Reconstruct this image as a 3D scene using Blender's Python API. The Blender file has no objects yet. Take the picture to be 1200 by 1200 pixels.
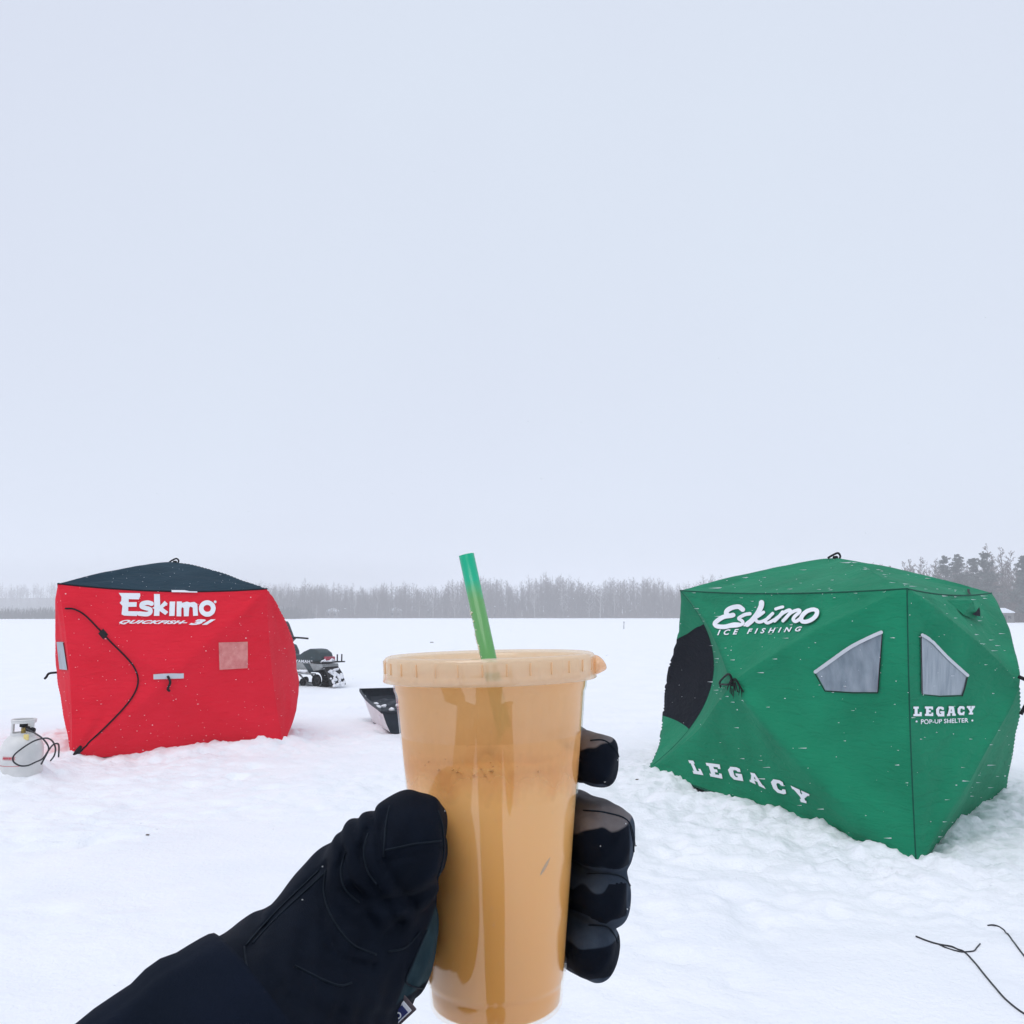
import bpy, bmesh, math, random
import numpy as np
from mathutils import Vector, Matrix
from mathutils.bvhtree import BVHTree
from mathutils.geometry import tessellate_polygon

random.seed(7); RNG = np.random.default_rng(7)
S = bpy.context.scene
COL = S.collection
R = math.radians

# ------------------------------------------------------------------ camera
FPX = 1050.0
PITCH = math.atan(119.0 / FPX)
CAM = Vector((0, 0, 1.5))
cd = bpy.data.cameras.new('camera'); cam = bpy.data.objects.new('camera', cd); COL.objects.link(cam)
cam.location = CAM; cam.rotation_euler = (math.pi / 2 + PITCH, 0, 0)
cd.sensor_width = 36; cd.lens = 36 * FPX / 1200.0; cd.clip_start = 0.02; cd.clip_end = 3000
S.camera = cam

# ------------------------------------------------------------------ sky, sun, exposure
W = bpy.data.worlds.new("World"); S.world = W; W.use_nodes = True
nt = W.node_tree; nt.nodes.clear()
SUN_EL, SUN_AZ = R(58), R(200)
sky = nt.nodes.new('ShaderNodeTexSky'); sky.sky_type = 'NISHITA'; sky.sun_disc = False
sky.sun_elevation = SUN_EL; sky.sun_rotation = SUN_AZ
tc = nt.nodes.new('ShaderNodeTexCoord')
nz = nt.nodes.new('ShaderNodeTexNoise'); nz.inputs['Scale'].default_value = 1.3; nz.inputs['Detail'].default_value = 4
rmp = nt.nodes.new('ShaderNodeValToRGB')                 # the even overcast cloud deck, barely mottled
rmp.color_ramp.elements[0].position = 0.3; rmp.color_ramp.elements[0].color = (0.69, 0.735, 0.865, 1)
rmp.color_ramp.elements[1].position = 0.7; rmp.color_ramp.elements[1].color = (0.715, 0.785, 0.90, 1)
sc10 = nt.nodes.new('ShaderNodeVectorMath'); sc10.operation = 'SCALE'; sc10.inputs['Scale'].default_value = 10.0
mx = nt.nodes.new('ShaderNodeMix'); mx.data_type = 'RGBA'; mx.inputs[0].default_value = 0.96
bg = nt.nodes.new('ShaderNodeBackground'); bg.inputs['Strength'].default_value = 0.1
ow = nt.nodes.new('ShaderNodeOutputWorld')
L = nt.links.new
L(tc.outputs['Generated'], nz.inputs['Vector']); L(nz.outputs['Fac'], rmp.inputs['Fac'])
L(rmp.outputs['Color'], sc10.inputs[0]); L(sky.outputs['Color'], mx.inputs[6]); L(sc10.outputs['Vector'], mx.inputs[7])
L(mx.outputs[2], bg.inputs['Color']); L(bg.outputs['Background'], ow.inputs['Surface'])
ld = bpy.data.lights.new('sun', 'SUN'); ld.energy = 1.05; ld.angle = R(40); ld.color = (1.0, 0.97, 0.94)
sun = bpy.data.objects.new('sun', ld); COL.objects.link(sun)
# sun direction: high, behind the camera and a little to the left
sd = Vector((-0.35, -0.45, 1.2)).normalized()
sun.rotation_euler = sd.to_track_quat('Z', 'Y').to_euler()
sky.sun_elevation = math.asin(sd.z); sky.sun_rotation = math.atan2(sd.x, sd.y)
S.view_settings.view_transform = 'Standard'; S.view_settings.look = 'None'
S.view_settings.exposure = 0.02; S.view_settings.gamma = 1.0
S.render.engine = 'CYCLES'
S.cycles.use_denoising = True
S.cycles.max_bounces = 8; S.cycles.volume_bounces = 2; S.cycles.transparent_max_bounces = 16
S.cycles.volume_step_rate = 1.0

# ------------------------------------------------------------------ helpers
def ray(px, py):
    x = (px - 600) / FPX; u = (600 - py) / FPX
    c, s = math.cos(PITCH), math.sin(PITCH)
    return Vector((x, c - u * s, s + u * c))
def at(px, py, Y):
    d = ray(px, py); return CAM + d * (Y / d.y)
def on_z(px, py, z):
    d = ray(px, py); return CAM + d * ((z - CAM.z) / d.z)

def mat(name, col, rough=0.6, spec=0.5, var=0.08, vscale=8.0, bump=0.0, bscale=60.0, metal=0.0, sheen=0.0,
        col2=None, coat=0.0, stretch=None, bdist=0.01, **kw):
    m = bpy.data.materials.new(name); m.use_nodes = True
    n = m.node_tree; b = n.nodes['Principled BSDF']
    b.inputs['Roughness'].default_value = rough; b.inputs['Metallic'].default_value = metal
    b.inputs['Specular IOR Level'].default_value = spec
    b.inputs['Sheen Weight'].default_value = sheen; b.inputs['Coat Weight'].default_value = coat
    for k, v in kw.items(): b.inputs[k.replace('_', ' ')].default_value = v
    t = n.nodes.new('ShaderNodeTexCoord'); mp = n.nodes.new('ShaderNodeMapping')
    if stretch: mp.inputs['Scale'].default_value = stretch
    n.links.new(t.outputs['Object'], mp.inputs['Vector'])
    z = n.nodes.new('ShaderNodeTexNoise'); z.inputs['Scale'].default_value = vscale; z.inputs['Detail'].default_value = 5
    n.links.new(mp.outputs[0], z.inputs['Vector'])
    r = n.nodes.new('ShaderNodeValToRGB'); r.color_ramp.elements[0].position = .3; r.color_ramp.elements[1].position = .7
    c2 = col2 or tuple(min(1, c * (1 + var)) for c in col)
    c1 = col if col2 else tuple(c * (1 - var) for c in col)
    r.color_ramp.elements[0].color = (*c1, 1); r.color_ramp.elements[1].color = (*c2, 1)
    n.links.new(z.outputs['Fac'], r.inputs['Fac']); n.links.new(r.outputs['Color'], b.inputs['Base Color'])
    if bump:
        z2 = n.nodes.new('ShaderNodeTexNoise'); z2.inputs['Scale'].default_value = bscale; z2.inputs['Detail'].default_value = 6
        n.links.new(mp.outputs[0], z2.inputs['Vector'])
        bp = n.nodes.new('ShaderNodeBump'); bp.inputs['Strength'].default_value = bump; bp.inputs['Distance'].default_value = bdist
        n.links.new(z2.outputs['Fac'], bp.inputs['Height']); n.links.new(bp.outputs['Normal'], b.inputs['Normal'])
    return m

def tag(o, label=None, cat=None, group=None, kind=None):
    if label: o['label'] = label
    if cat: o['category'] = cat
    if group: o['group'] = group
    if kind: o['kind'] = kind
    return o
BASE = {}
def thing(name, loc, label, cat, group=None):
    o = bpy.data.objects.new(name, None); COL.objects.link(o); o.location = loc
    o.empty_display_size = 0.1
    BASE[o] = Vector(loc); return tag(o, label, cat, group)
def obj(name, verts, faces, m, parent=None, smooth=True, loc=None):
    """World-space verts; becomes a child of parent (or a top-level mesh with its origin at loc)."""
    org = BASE.get(parent, Vector((0, 0, 0))) if parent else Vector(loc or (0, 0, 0))
    me = bpy.data.meshes.new(name)
    v = np.asarray(verts, dtype=np.float64).reshape(-1, 3) - np.array(org)
    me.from_pydata(v.tolist(), [], faces if isinstance(faces, list) else faces.tolist())
    ms = m if isinstance(m, (list, tuple)) else [m]
    for q in ms: me.materials.append(q)
    if smooth: me.polygons.foreach_set('use_smooth', [True] * len(me.polygons))
    me.update()
    o = bpy.data.objects.new(name, me); COL.objects.link(o)
    if parent: o.parent = parent
    else: o.location = org
    BASE[o] = org
    return o

class MB:
    """collects primitives (world space) for one mesh"""
    def __init__(s): s.v = []; s.f = []
    def add(s, vs, fs):
        k = len(s.v); s.v += [tuple(p) for p in vs]; s.f += [tuple(i + k for i in f) for f in fs]; return s
    def box(s, c, size, M=None, bev=0.0):
        bm = bmesh.new(); bmesh.ops.create_cube(bm, size=1)
        for v in bm.verts: v.co = Vector((v.co.x * size[0], v.co.y * size[1], v.co.z * size[2]))
        if bev: bmesh.ops.bevel(bm, geom=bm.edges[:], offset=bev, segments=2, affect='EDGES', profile=0.6)
        return s._bm(bm, Vector(c), M)
    def _bm(s, bm, c, M=None):
        bm.verts.ensure_lookup_table()
        vs = []
        for v in bm.verts:
            p = v.co + c
            vs.append(M @ p if M else p)
        fs = [[v.index for v in f.verts] for f in bm.faces]
        bm.free(); return s.add(vs, fs)
    def prism(s, poly, y0, y1, M=None, bev=0.0):
        """poly in (x,z), extruded along y"""
        bm = bmesh.new()
        a = [bm.verts.new((x, y0, z)) for x, z in poly]; b = [bm.verts.new((x, y1, z)) for x, z in poly]
        n = len(poly); bm.faces.new(a); bm.faces.new(b[::-1])
        for i in range(n): bm.faces.new((a[i], b[i], b[(i + 1) % n], a[(i + 1) % n]))
        bmesh.ops.recalc_face_normals(bm, faces=bm.faces[:])
        if bev: bmesh.ops.bevel(bm, geom=bm.edges[:], offset=bev, segments=2, affect='EDGES', profile=0.6, clamp_overlap=True)
        return s._bm(bm, Vector((0, 0, 0)), M)
    def tube(s, pts, r, n=8, M=None, cap=True):
        pts = [Vector(p) for p in pts]; rs = r if isinstance(r, (list, tuple)) else [r] * len(pts)
        vs = []; up = None
        for i, p in enumerate(pts):
            d = (pts[min(i + 1, len(pts) - 1)] - pts[max(i - 1, 0)])
            d = d.normalized() if d.length > 1e-9 else Vector((0, 0, 1))
            if up is None: up = d.orthogonal().normalized()
            up = (up - d * up.dot(d)).normalized(); w = d.cross(up)
            for k in range(n):
                a = 2 * math.pi * k / n
                q = p + (up * math.cos(a) + w * math.sin(a)) * rs[i]
                vs.append(M @ q if M else q)
        fs = []
        for i in range(len(pts) - 1):
            for k in range(n):
                fs.append((i * n + k, i * n + (k + 1) % n, (i + 1) * n + (k + 1) % n, (i + 1) * n + k))
        if cap:
            fs.append(tuple(range(n))[::-1]); fs.append(tuple(range((len(pts) - 1) * n, len(pts) * n)))
        return s.add(vs, fs)
    def lathe(s, prof, c, n=48, M=None, ripple=None, cap=False):
        """prof: list of (radius, z) about the vertical axis at c"""
        vs = []
        for j, (r, z) in enumerate(prof):
            for k in range(n):
                a = 2 * math.pi * k / n
                rr = r + (ripple(j, a) if ripple else 0)
                q = Vector((c[0] + rr * math.cos(a), c[1] + rr * math.sin(a), c[2] + z))
                vs.append(M @ q if M else q)
        fs = []
        for j in range(len(prof) - 1):
            for k in range(n):
                fs.append((j * n + k, j * n + (k + 1) % n, (j + 1) * n + (k + 1) % n, (j + 1) * n + k))
        if cap:
            fs.append(tuple(range(n))[::-1]); fs.append(tuple(range((len(prof) - 1) * n, len(prof) * n)))
        return s.add(vs, fs)
    def obj(s, name, m, parent=None, smooth=True, loc=None):
        return obj(name, s.v, s.f, m, parent, smooth, loc)

def autosmooth(o, ang=35):
    me = o.data
    bm = bmesh.new(); bm.from_mesh(me)
    for e in bm.edges:
        if len(e.link_faces) == 2 and e.calc_face_angle(0) > R(ang): e.smooth = False
    bm.to_mesh(me); bm.free(); return o

def catmull(pts, n=8):
    P = [Vector(p) for p in pts]; out = []
    for i in range(len(P) - 1):
        p0 = P[max(i - 1, 0)]; p1 = P[i]; p2 = P[i + 1]; p3 = P[min(i + 2, len(P) - 1)]
        for k in range(n):
            t = k / n
            out.append(0.5 * ((2 * p1) + (p2 - p0) * t + (2 * p0 - 5 * p1 + 4 * p2 - p3) * t * t + (3 * p1 - p0 - 3 * p2 + p3) * t ** 3))
    out.append(P[-1]); return out

# numpy value noise
def _h(ix, iy, seed):
    n = (ix * 374761393 + iy * 668265263 + seed * 1274126177) & 0x7fffffff
    n = ((n ^ (n >> 13)) * 1274126177) & 0x7fffffff
    return ((n ^ (n >> 16)) & 0xffff) / 65535.0
def vn(x, y, seed=0):
    x = np.asarray(x, float); y = np.asarray(y, float)
    ix = np.floor(x).astype(np.int64); iy = np.floor(y).astype(np.int64)
    fx = x - ix; fy = y - iy; fx = fx * fx * fx * (fx * (fx * 6 - 15) + 10); fy = fy * fy * fy * (fy * (fy * 6 - 15) + 10)
    a = _h(ix, iy, seed); b = _h(ix + 1, iy, seed); c = _h(ix, iy + 1, seed); d = _h(ix + 1, iy + 1, seed)
    return (a * (1 - fx) + b * fx) * (1 - fy) + (c * (1 - fx) + d * fx) * fy - 0.5
def fbm(x, y, o=4, seed=0, g=0.5):
    s = 0; a = 1.0
    for i in range(o):
        s = s + a * vn(x * 2 ** i + 17.3 * i, y * 2 ** i - 9.1 * i, seed + i); a *= g
    return s

# signed distance fields -> mesh (surface nets)
def surfnet(f, lo, hi, h):
    lo = np.array(lo, np.float32); hi = np.array(hi, np.float32)
    ax = [np.arange(lo[i], hi[i] + h, h, dtype=np.float32) for i in range(3)]
    X, Y, Z = np.meshgrid(*ax, indexing='ij', sparse=False)
    V = f(X, Y, Z).astype(np.float32); del X, Y, Z
    n = V.shape; m = tuple(k - 1 for k in n)
    ins = V < 0
    acc = np.zeros(m + (3,), np.float32); cnt = np.zeros(m, np.int8)
    sl = lambda o: tuple(slice(o[i], o[i] + m[i]) for i in range(3))
    cs = [(i, j, k) for i in (0, 1) for j in (0, 1) for k in (0, 1)]
    for a in cs:
        for d in range(3):
            if a[d] == 0:
                b = list(a); b[d] = 1
                A = V[sl(a)]; B = V[sl(tuple(b))]
                w = ins[sl(a)] != ins[sl(tuple(b))]
                t = A[w] / (A[w] - B[w])
                p = np.tile(np.array(a, np.float32), (len(t), 1)); p[:, d] = t
                acc[w] += p; cnt[w] += 1
    act = cnt > 0
    idx = np.full(m, -1, np.int64); idx[act] = np.arange(act.sum())
    ii = np.argwhere(act)
    verts = (ii + acc[act] / cnt[act][:, None]) * h + lo
    quads = []
    for d in range(3):
        u, v = (d + 1) % 3, (d + 2) % 3
        s0 = [slice(None)] * 3; s1 = [slice(None)] * 3
        s0[d] = slice(0, -1); s1[d] = slice(1, None)
        A = ins[tuple(s0)]; B = ins[tuple(s1)]
        for flip, w in ((0, A & ~B), (1, ~A & B)):
            P = np.argwhere(w)
            ok = (P[:, u] > 0) & (P[:, v] > 0) & (P[:, u] < m[u]) & (P[:, v] < m[v]); P = P[ok]
            q = []
            for (du, dv) in ((0, 0), (1, 0), (1, 1), (0, 1)):
                Q = P.copy(); Q[:, u] -= du; Q[:, v] -= dv
                q.append(idx[Q[:, 0], Q[:, 1], Q[:, 2]])
            q = np.stack(q, 1)
            if flip: q = q[:, ::-1]
            quads.append(q)
    return verts, np.concatenate(quads)
def cap(X, Y, Z, a, b, ra, rb, sx=1):
    a = np.array(a, np.float32); b = np.array(b, np.float32); d = b - a; L2 = float(d @ d) + 1e-12
    t = np.clip(((X - a[0]) * d[0] + (Y - a[1]) * d[1] + (Z - a[2]) * d[2]) / L2, 0, 1)
    return np.sqrt((X - a[0] - t * d[0]) ** 2 + (Y - a[1] - t * d[1]) ** 2 + (Z - a[2] - t * d[2]) ** 2) - (ra + (rb - ra) * t)
def ell(X, Y, Z, c, r):
    k = np.sqrt(((X - c[0]) / r[0]) ** 2 + ((Y - c[1]) / r[1]) ** 2 + ((Z - c[2]) / r[2]) ** 2)
    return (k - 1) * min(r)
def smin(a, b, k):
    h = np.clip(0.5 + 0.5 * (b - a) / k, 0, 1)
    return b * (1 - h) + a * h - k * h * (1 - h)
def chain(X, Y, Z, pts, rs, k=0.004):
    d = None
    for i in range(len(pts) - 1):
        c = cap(X, Y, Z, pts[i], pts[i + 1], rs[i], rs[i + 1])
        d = c if d is None else smin(d, c, k)
    return d

# flat pieces laid on a curved surface (printing, windows)
def bvh_of(objs):
    vs = []; fs = []
    for o in objs:
        k = len(vs); b = BASE[o]
        vs += [v.co + b for v in o.data.vertices]; fs += [tuple(i + k for i in p.vertices) for p in o.data.polygons]
    return BVHTree.FromPolygons(vs, fs)
def hit(bvh, px, py, off=0.0):
    d = ray(px, py).normalized(); p, n, i, t = bvh.ray_cast(CAM, d)
    if p is None: return None
    if n.dot(d) > 0: n = -n
    return p + n * off
def lay(tris_v, tris_f, bvh, off, cell=4.0):
    """2-D mesh in photo-measured coordinates -> points on the surface, cut fine enough to follow it"""
    bm = bmesh.new(); vv = [bm.verts.new((x, y, 0)) for x, y in tris_v]
    for f in tris_f:
        try: bm.faces.new([vv[i] for i in f])
        except ValueError: pass
    xs = [v.co.x for v in bm.verts]; ys = [v.co.y for v in bm.verts]
    def cuts(lo, hi, no):
        k = math.floor(lo / cell) * cell + cell
        while k < hi:
            bmesh.ops.bisect_plane(bm, geom=bm.verts[:] + bm.edges[:] + bm.faces[:], dist=1e-5,
                                   plane_co=(k, k, 0), plane_no=no)
            k += cell
    cuts(min(xs), max(xs), (1, 0, 0)); cuts(min(ys), max(ys), (0, 1, 0))
    cx = sum(xs) / len(xs); cy = sum(ys) / len(ys)
    bm.verts.ensure_lookup_table(); bm.verts.index_update(); out = []
    for v in bm.verts:
        x, y = v.co.x, v.co.y; p = None
        for k in range(12):
            p = hit(bvh, x, y, off)
            if p is not None: break
            x += (cx - x) * .08; y += (cy - y) * .08
        out.append(p if p is not None else Vector((0, 20, 0)))
    fs = [[v.index for v in f.verts] for f in bm.faces]
    bm.free(); return out, fs
def poly2(loops):
    """polygon with holes -> (verts, tris)"""
    pts = [p for l in loops for p in l]
    t = tessellate_polygon([[Vector((x, y, 0)) for x, y in l] for l in loops])
    return pts, [tuple(k) for k in t]
def ribbon(path, w, n=6, closed=False, ends=True):
    P = catmull([(x, y, 0) for x, y in path], n)
    if closed: P = P[:-1]
    N = len(P); W_ = w if callable(w) else (lambda t: w)
    vs = []; fs = []
    for i, p in enumerate(P):
        a = P[(i - 1) % N] if closed else P[max(i - 1, 0)]; b = P[(i + 1) % N] if closed else P[min(i + 1, N - 1)]
        d = (b - a).normalized(); nn = Vector((-d.y, d.x, 0)) * W_(i / (N - 1)) * .5
        vs += [((p + nn).x, (p + nn).y), ((p - nn).x, (p - nn).y)]
    for i in range(N if closed else N - 1):
        j = (i + 1) % N
        fs.append((2 * i, 2 * i + 1, 2 * j + 1, 2 * j))
    if ends and not closed:
        for e, s in ((0, -1), (N - 1, 1)):
            p = P[e]; d = (P[min(e + 1, N - 1)] - P[max(e - 1, 0)]).normalized() * s
            r = W_(e / (N - 1)) * .5; nn = Vector((-d.y, d.x, 0)); k0 = len(vs)
            arc = [p + (nn * math.cos(a) + d * math.sin(a)) * r for a in [math.pi * k / 8 for k in range(1, 8)]]
            vs += [(q.x, q.y) for q in arc]
            l, rr = 2 * e, 2 * e + 1
            if s < 0: l, rr = rr, l
            fs.append(tuple([l] + list(range(k0, k0 + 7)) + [rr]))
    return vs, fs
def font2(body, shear=0.0, offset=0.0, spacing=1.0, res=3):
    c = bpy.data.curves.new('t', 'FONT'); c.body = body; c.shear = shear; c.offset = offset
    c.space_character = spacing; c.resolution_u = res; c.fill_mode = 'FRONT'
    o = bpy.data.objects.new('t', c); COL.objects.link(o)
    dg = bpy.context.evaluated_depsgraph_get(); me = bpy.data.meshes.new_from_object(o.evaluated_get(dg))
    vs = [(v.co.x, v.co.y) for v in me.vertices]; fs = [tuple(p.vertices) for p in me.polygons]
    bpy.data.objects.remove(o); bpy.data.curves.remove(c); bpy.data.meshes.remove(me)
    return vs, fs
def quadmap(vs, TL, TR, BR, BL, box=None):
    xs = [v[0] for v in vs]; ys = [v[1] for v in vs]
    x0, x1, y0, y1 = box or (min(xs), max(xs), min(ys), max(ys))
    out = []
    for x, y in vs:
        u = (x - x0) / (x1 - x0); v = (y - y0) / (y1 - y0)
        out.append(tuple((TL[i] * (1 - u) + TR[i] * u) * v + (BL[i] * (1 - u) + BR[i] * u) * (1 - v) for i in (0, 1)))
    return out
class Print:
    """lettering: every piece laid a hair above the last"""
    def __init__(s, bvh, off=0.006, step=0.0006, cell=5): s.b = bvh; s.off = off; s.st = step; s.cell = cell; s.v = []; s.f = []
    def add(s, vf, ox=0, oy=0, sc=1.0):
        v, f = vf; v = [(ox + x / sc, oy + y / sc) for x, y in v]
        a, b = lay(v, f, s.b, s.off, s.cell); k = len(s.v); s.v += a; s.f += [[i + k for i in q] for q in b]; s.off += s.st
        return s
    def obj(s, name, m, parent): return obj(name, s.v, s.f, m, parent, smooth=False)
SLAB = {
 'L': [[(0,10),(6,10),(6,7.8),(4.7,7.8),(4.7,2.4),(7,2.4),(7,4.2),(9.4,4.2),(9.4,0),(0,0),(0,2.2),(1.4,2.2),(1.4,7.8),(0,7.8)]],
 'E': [[(0,10),(9.4,10),(9.4,6.7),(7.6,6.7),(7.6,7.7),(4.6,7.7),(4.6,6.1),(6.8,6.1),(6.8,3.9),(4.6,3.9),(4.6,2.3),(7.6,2.3),(7.6,3.5),(9.6,3.5),(9.6,0),(0,0),(0,2.2),(1.3,2.2),(1.3,7.8),(0,7.8)]],
 'G': [[(3,10),(7.2,10),(9.4,9),(9.4,6.6),(7.2,6.6),(6.4,7.6),(4.6,7.6),(4,6.4),(4,3.4),(4.8,2.3),(6.3,2.3),(6.3,3.4),(5.2,3.4),(5.2,5.2),(10,5.2),(10,0),(2.8,0),(.6,2.4),(.4,7.2)]],
 'A': [[(2,10),(7.6,10),(9.2,2.2),(10,2.2),(10,0),(5.8,0),(5.8,2),(6.1,3.2),(3.6,3.2),(3.8,2),(3.8,0),(0,0),(0,2.2),(.8,2.2),(2.4,7.8),(2,7.8)], [(4.2,4.9),(5.6,4.9),(4.9,7.4)]],
 'C': [[(3,10),(7.4,10),(9.4,9),(9.4,6.4),(7.2,6.4),(6.4,7.5),(4.8,7.5),(4,6.4),(4,3.5),(4.8,2.5),(6.6,2.5),(7.6,3.8),(9.6,3.8),(9.2,1),(7,0),(2.8,0),(.6,2.4),(.4,7.4)]],
 'Y': [[(0,10),(5,10),(5,7.9),(4.6,7.9),(5.4,6.4),(6.2,7.9),(5.8,7.9),(5.8,10),(10.4,10),(10.4,7.9),(9.6,7.9),(7,4),(7,2.2),(8.2,2.2),(8.2,0),(2.6,0),(2.6,2.2),(3.8,2.2),(3.8,4),(1,7.9),(0,7.9)]],
}

# ------------------------------------------------------------------ where the shelters stand
GB = [on_z(757, 903, 0.04), on_z(1074, 1020, -0.02), on_z(1180, 925, 0.03)]          # green hem corners: left, near, right
GB.append(GB[0] + GB[2] - GB[1])
RB0 = on_z(84, 890, 0.0); rd = Vector((0.9, 0.44, 0)).normalized()
RB = [RB0, RB0 + rd * 2.17, None, None]
rn = Vector((-0.44, 0.9, 0)).normalized(); RB[2] = RB[1] + rn * 2.1; RB[3] = RB[0] + rn * 2.1

def poly_sd(x, y, P):
    """signed distance to a convex-ish polygon footprint (numpy)"""
    d = np.full(np.shape(x), 1e9); inside = np.zeros(np.shape(x), bool); n = len(P)
    for i in range(n):
        a, b = P[i], P[(i + 1) % n]; ex, ey = b.x - a.x, b.y - a.y
        t = np.clip(((x - a.x) * ex + (y - a.y) * ey) / (ex * ex + ey * ey), 0, 1)
        d = np.minimum(d, np.hypot(x - a.x - t * ex, y - a.y - t * ey))
        c = ((a.y > y) != (b.y > y)) & (x < (b.x - a.x) * (y - a.y) / (b.y - a.y + 1e-12) + a.x)
        inside ^= c
    return np.where(inside, -d, d)
TANK = on_z(24, 905, 0.0)
SLED = on_z(455, 862, 0.0)
def H(x, y):
    x = np.asarray(x, float); y = np.asarray(y, float)
    z = 0.055 * fbm(x * .22, y * .16, 3, 3) + 0.02 * fbm(x * 1.1, y * .8, 3, 11)
    near = np.clip(1 - np.hypot(x, (y - 7) * .8) / 16, 0, 1)
    # trampled, wind-nibbled snow round the camp
    tr = np.clip(fbm(x * .55, y * .55, 2, 31) * 2.6 + .55, 0, 1) * near
    far_left = np.exp(-((x + .8) / 2.2) ** 2 - ((y - 3) / 2.5) ** 2)
    tr = tr * (1 - .75 * far_left)
    l = fbm(x * 3.1, y * 3.1, 4, 41, .55)
    z = z + tr * (0.062 * l - 0.048 * np.abs(fbm(x * 5.5, y * 5.5, 3, 51)) + .012)
    # boot prints
    z = z - tr * 0.05 * np.clip(vn(x * 4.3, y * 3.4, 77) * 5 - 1.2, 0, 1)
    # snow shovelled against the shelters
    for P, A in ((GB, 0.055), (RB, 0.09)):
        d = poly_sd(x, y, P)
        wv = 0.75 + 1.1 * fbm(x * 1.7, y * 1.7, 3, 61)
        rough = 0.042 * np.abs(fbm(x * 6, y * 6, 4, 67, .6)) + .03 * fbm(x * 14, y * 14, 3, 68, .6)
        e = np.where(d > 0, np.exp(-(np.clip(d - .08, 0, 9) / .30) ** 2), np.exp(-(d / .10) ** 2))
        e2 = np.where(d > 0, np.exp(-(d / .75) ** 2), np.exp(-(d / .10) ** 2))
        z = z + A * wv * e + rough * e2 * 1.1
        z = np.where(d < -.3, np.minimum(z, 0.0), z)
    for c, r, A in ((TANK + Vector((.03, -.28, 0)), .42, .19), (SLED + Vector((.5, .8, 0)), 1.0, .05)):
        z = z + A * np.exp(-(np.hypot(x - c.x, y - c.y) / r) ** 2) * (1 + 1.2 * fbm(x * 5, y * 5, 3, 71))
    # flat and calm where the photographer stands and far out on the lake
    k = np.clip((np.hypot(x, y) - .4) / 1.2, .15, 1)
    return z * k * (0.35 + 0.65 * np.exp(-(np.maximum(y - 20, 0) / 60)))
def Hs(x, y): return float(H(np.array([x]), np.array([y]))[0])
def ground_at(px, py):
    z = 0.0
    for _ in range(8):
        p = on_z(px, py, z); z = .5 * z + .5 * Hs(p.x, p.y)
    return Vector((p.x, p.y, Hs(p.x, p.y)))

def spread(c0, c1, st, far, gr):
    mid = list(np.arange(c0, c1 + 1e-6, st)); a = []; s = st; x = c0
    while x > -far: s *= gr; x -= s; a.append(x)
    b = []; s = st; x = c1
    while x < far: s *= gr; x += s; b.append(x)
    return np.array(a[::-1] + mid + b)
gx = spread(-6.5, 6.5, 0.028, 900, 1.07); gy = spread(1.6, 12.5, 0.028, 1000, 1.06)
GX, GY = np.meshgrid(gx, gy, indexing='ij'); GZ = H(GX, GY)
nx, ny = GX.shape
idx = np.arange(nx * ny).reshape(nx, ny)
q = np.stack([idx[:-1, :-1], idx[1:, :-1], idx[1:, 1:], idx[:-1, 1:]], -1).reshape(-1, 4)

def fast_mesh(name, V, Q, m, loc=(0, 0, 0), parent=None):
    V = np.asarray(V, np.float32) - np.array(BASE.get(parent, Vector(loc)) if parent else loc, np.float32)
    me = bpy.data.meshes.new(name); k = Q.shape[1]
    me.vertices.add(len(V)); me.vertices.foreach_set('co', V.ravel())
    me.loops.add(Q.size); me.loops.foreach_set('vertex_index', Q.ravel().astype(np.int32))
    me.polygons.add(len(Q)); me.polygons.foreach_set('loop_start', (np.arange(len(Q)) * k).astype(np.int32))
    me.polygons.foreach_set('use_smooth', np.ones(len(Q), bool))
    for z in (m if isinstance(m, (list, tuple)) else [m]): me.materials.append(z)
    me.update(calc_edges=True); me.validate()
    o = bpy.data.objects.new(name, me); COL.objects.link(o)
    if parent: o.parent = parent; BASE[o] = BASE[parent]
    else: o.location = loc; BASE[o] = Vector(loc)
    return o
M_snow = mat('snow', (.86, .885, .93), rough=.62, spec=.25, col2=(.91, .925, .955), vscale=1.5, bump=.35, bscale=38, bdist=.02)
n = M_snow.node_tree; pb = n.nodes['Principled BSDF']
z3 = n.nodes.new('ShaderNodeTexNoise'); z3.inputs['Scale'].default_value = 6; z3.inputs['Detail'].default_value = 8
z3.inputs['Roughness'].default_value = .65
b3 = n.nodes.new('ShaderNodeBump'); b3.inputs['Strength'].default_value = .4; b3.inputs['Distance'].default_value = .05
tcn = [k for k in n.nodes if k.type == 'TEX_COORD'][0]; n.links.new(tcn.outputs['Object'], z3.inputs['Vector'])
b0 = [k for k in n.nodes if k.type == 'BUMP' and k != b3][0]
n.links.new(z3.outputs['Fac'], b3.inputs['Height']); n.links.new(b3.outputs['Normal'], b0.inputs['Normal'])
ground = fast_mesh('snow_ground', np.stack([GX, GY, GZ], -1).reshape(-1, 3), q, M_snow); tag(ground, kind='structure')

# ------------------------------------------------------------------ haze of falling snow
M_haze = bpy.data.materials.new('haze'); M_haze.use_nodes = True
n = M_haze.node_tree; n.nodes.clear(); vo = n.nodes.new('ShaderNodeVolumePrincipled'); mo = n.nodes.new('ShaderNodeOutputMaterial')
vo.inputs['Color'].default_value = (.97, .975, .995, 1); vo.inputs['Density'].default_value = 0.0018
vo.inputs['Anisotropy'].default_value = 0.0
n.links.new(vo.outputs['Volume'], mo.inputs['Volume'])
hb = MB().box((0, 0, 16.5), (2300, 2300, 37)).obj('haze', M_haze, smooth=False); tag(hb, kind='stuff')

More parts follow.
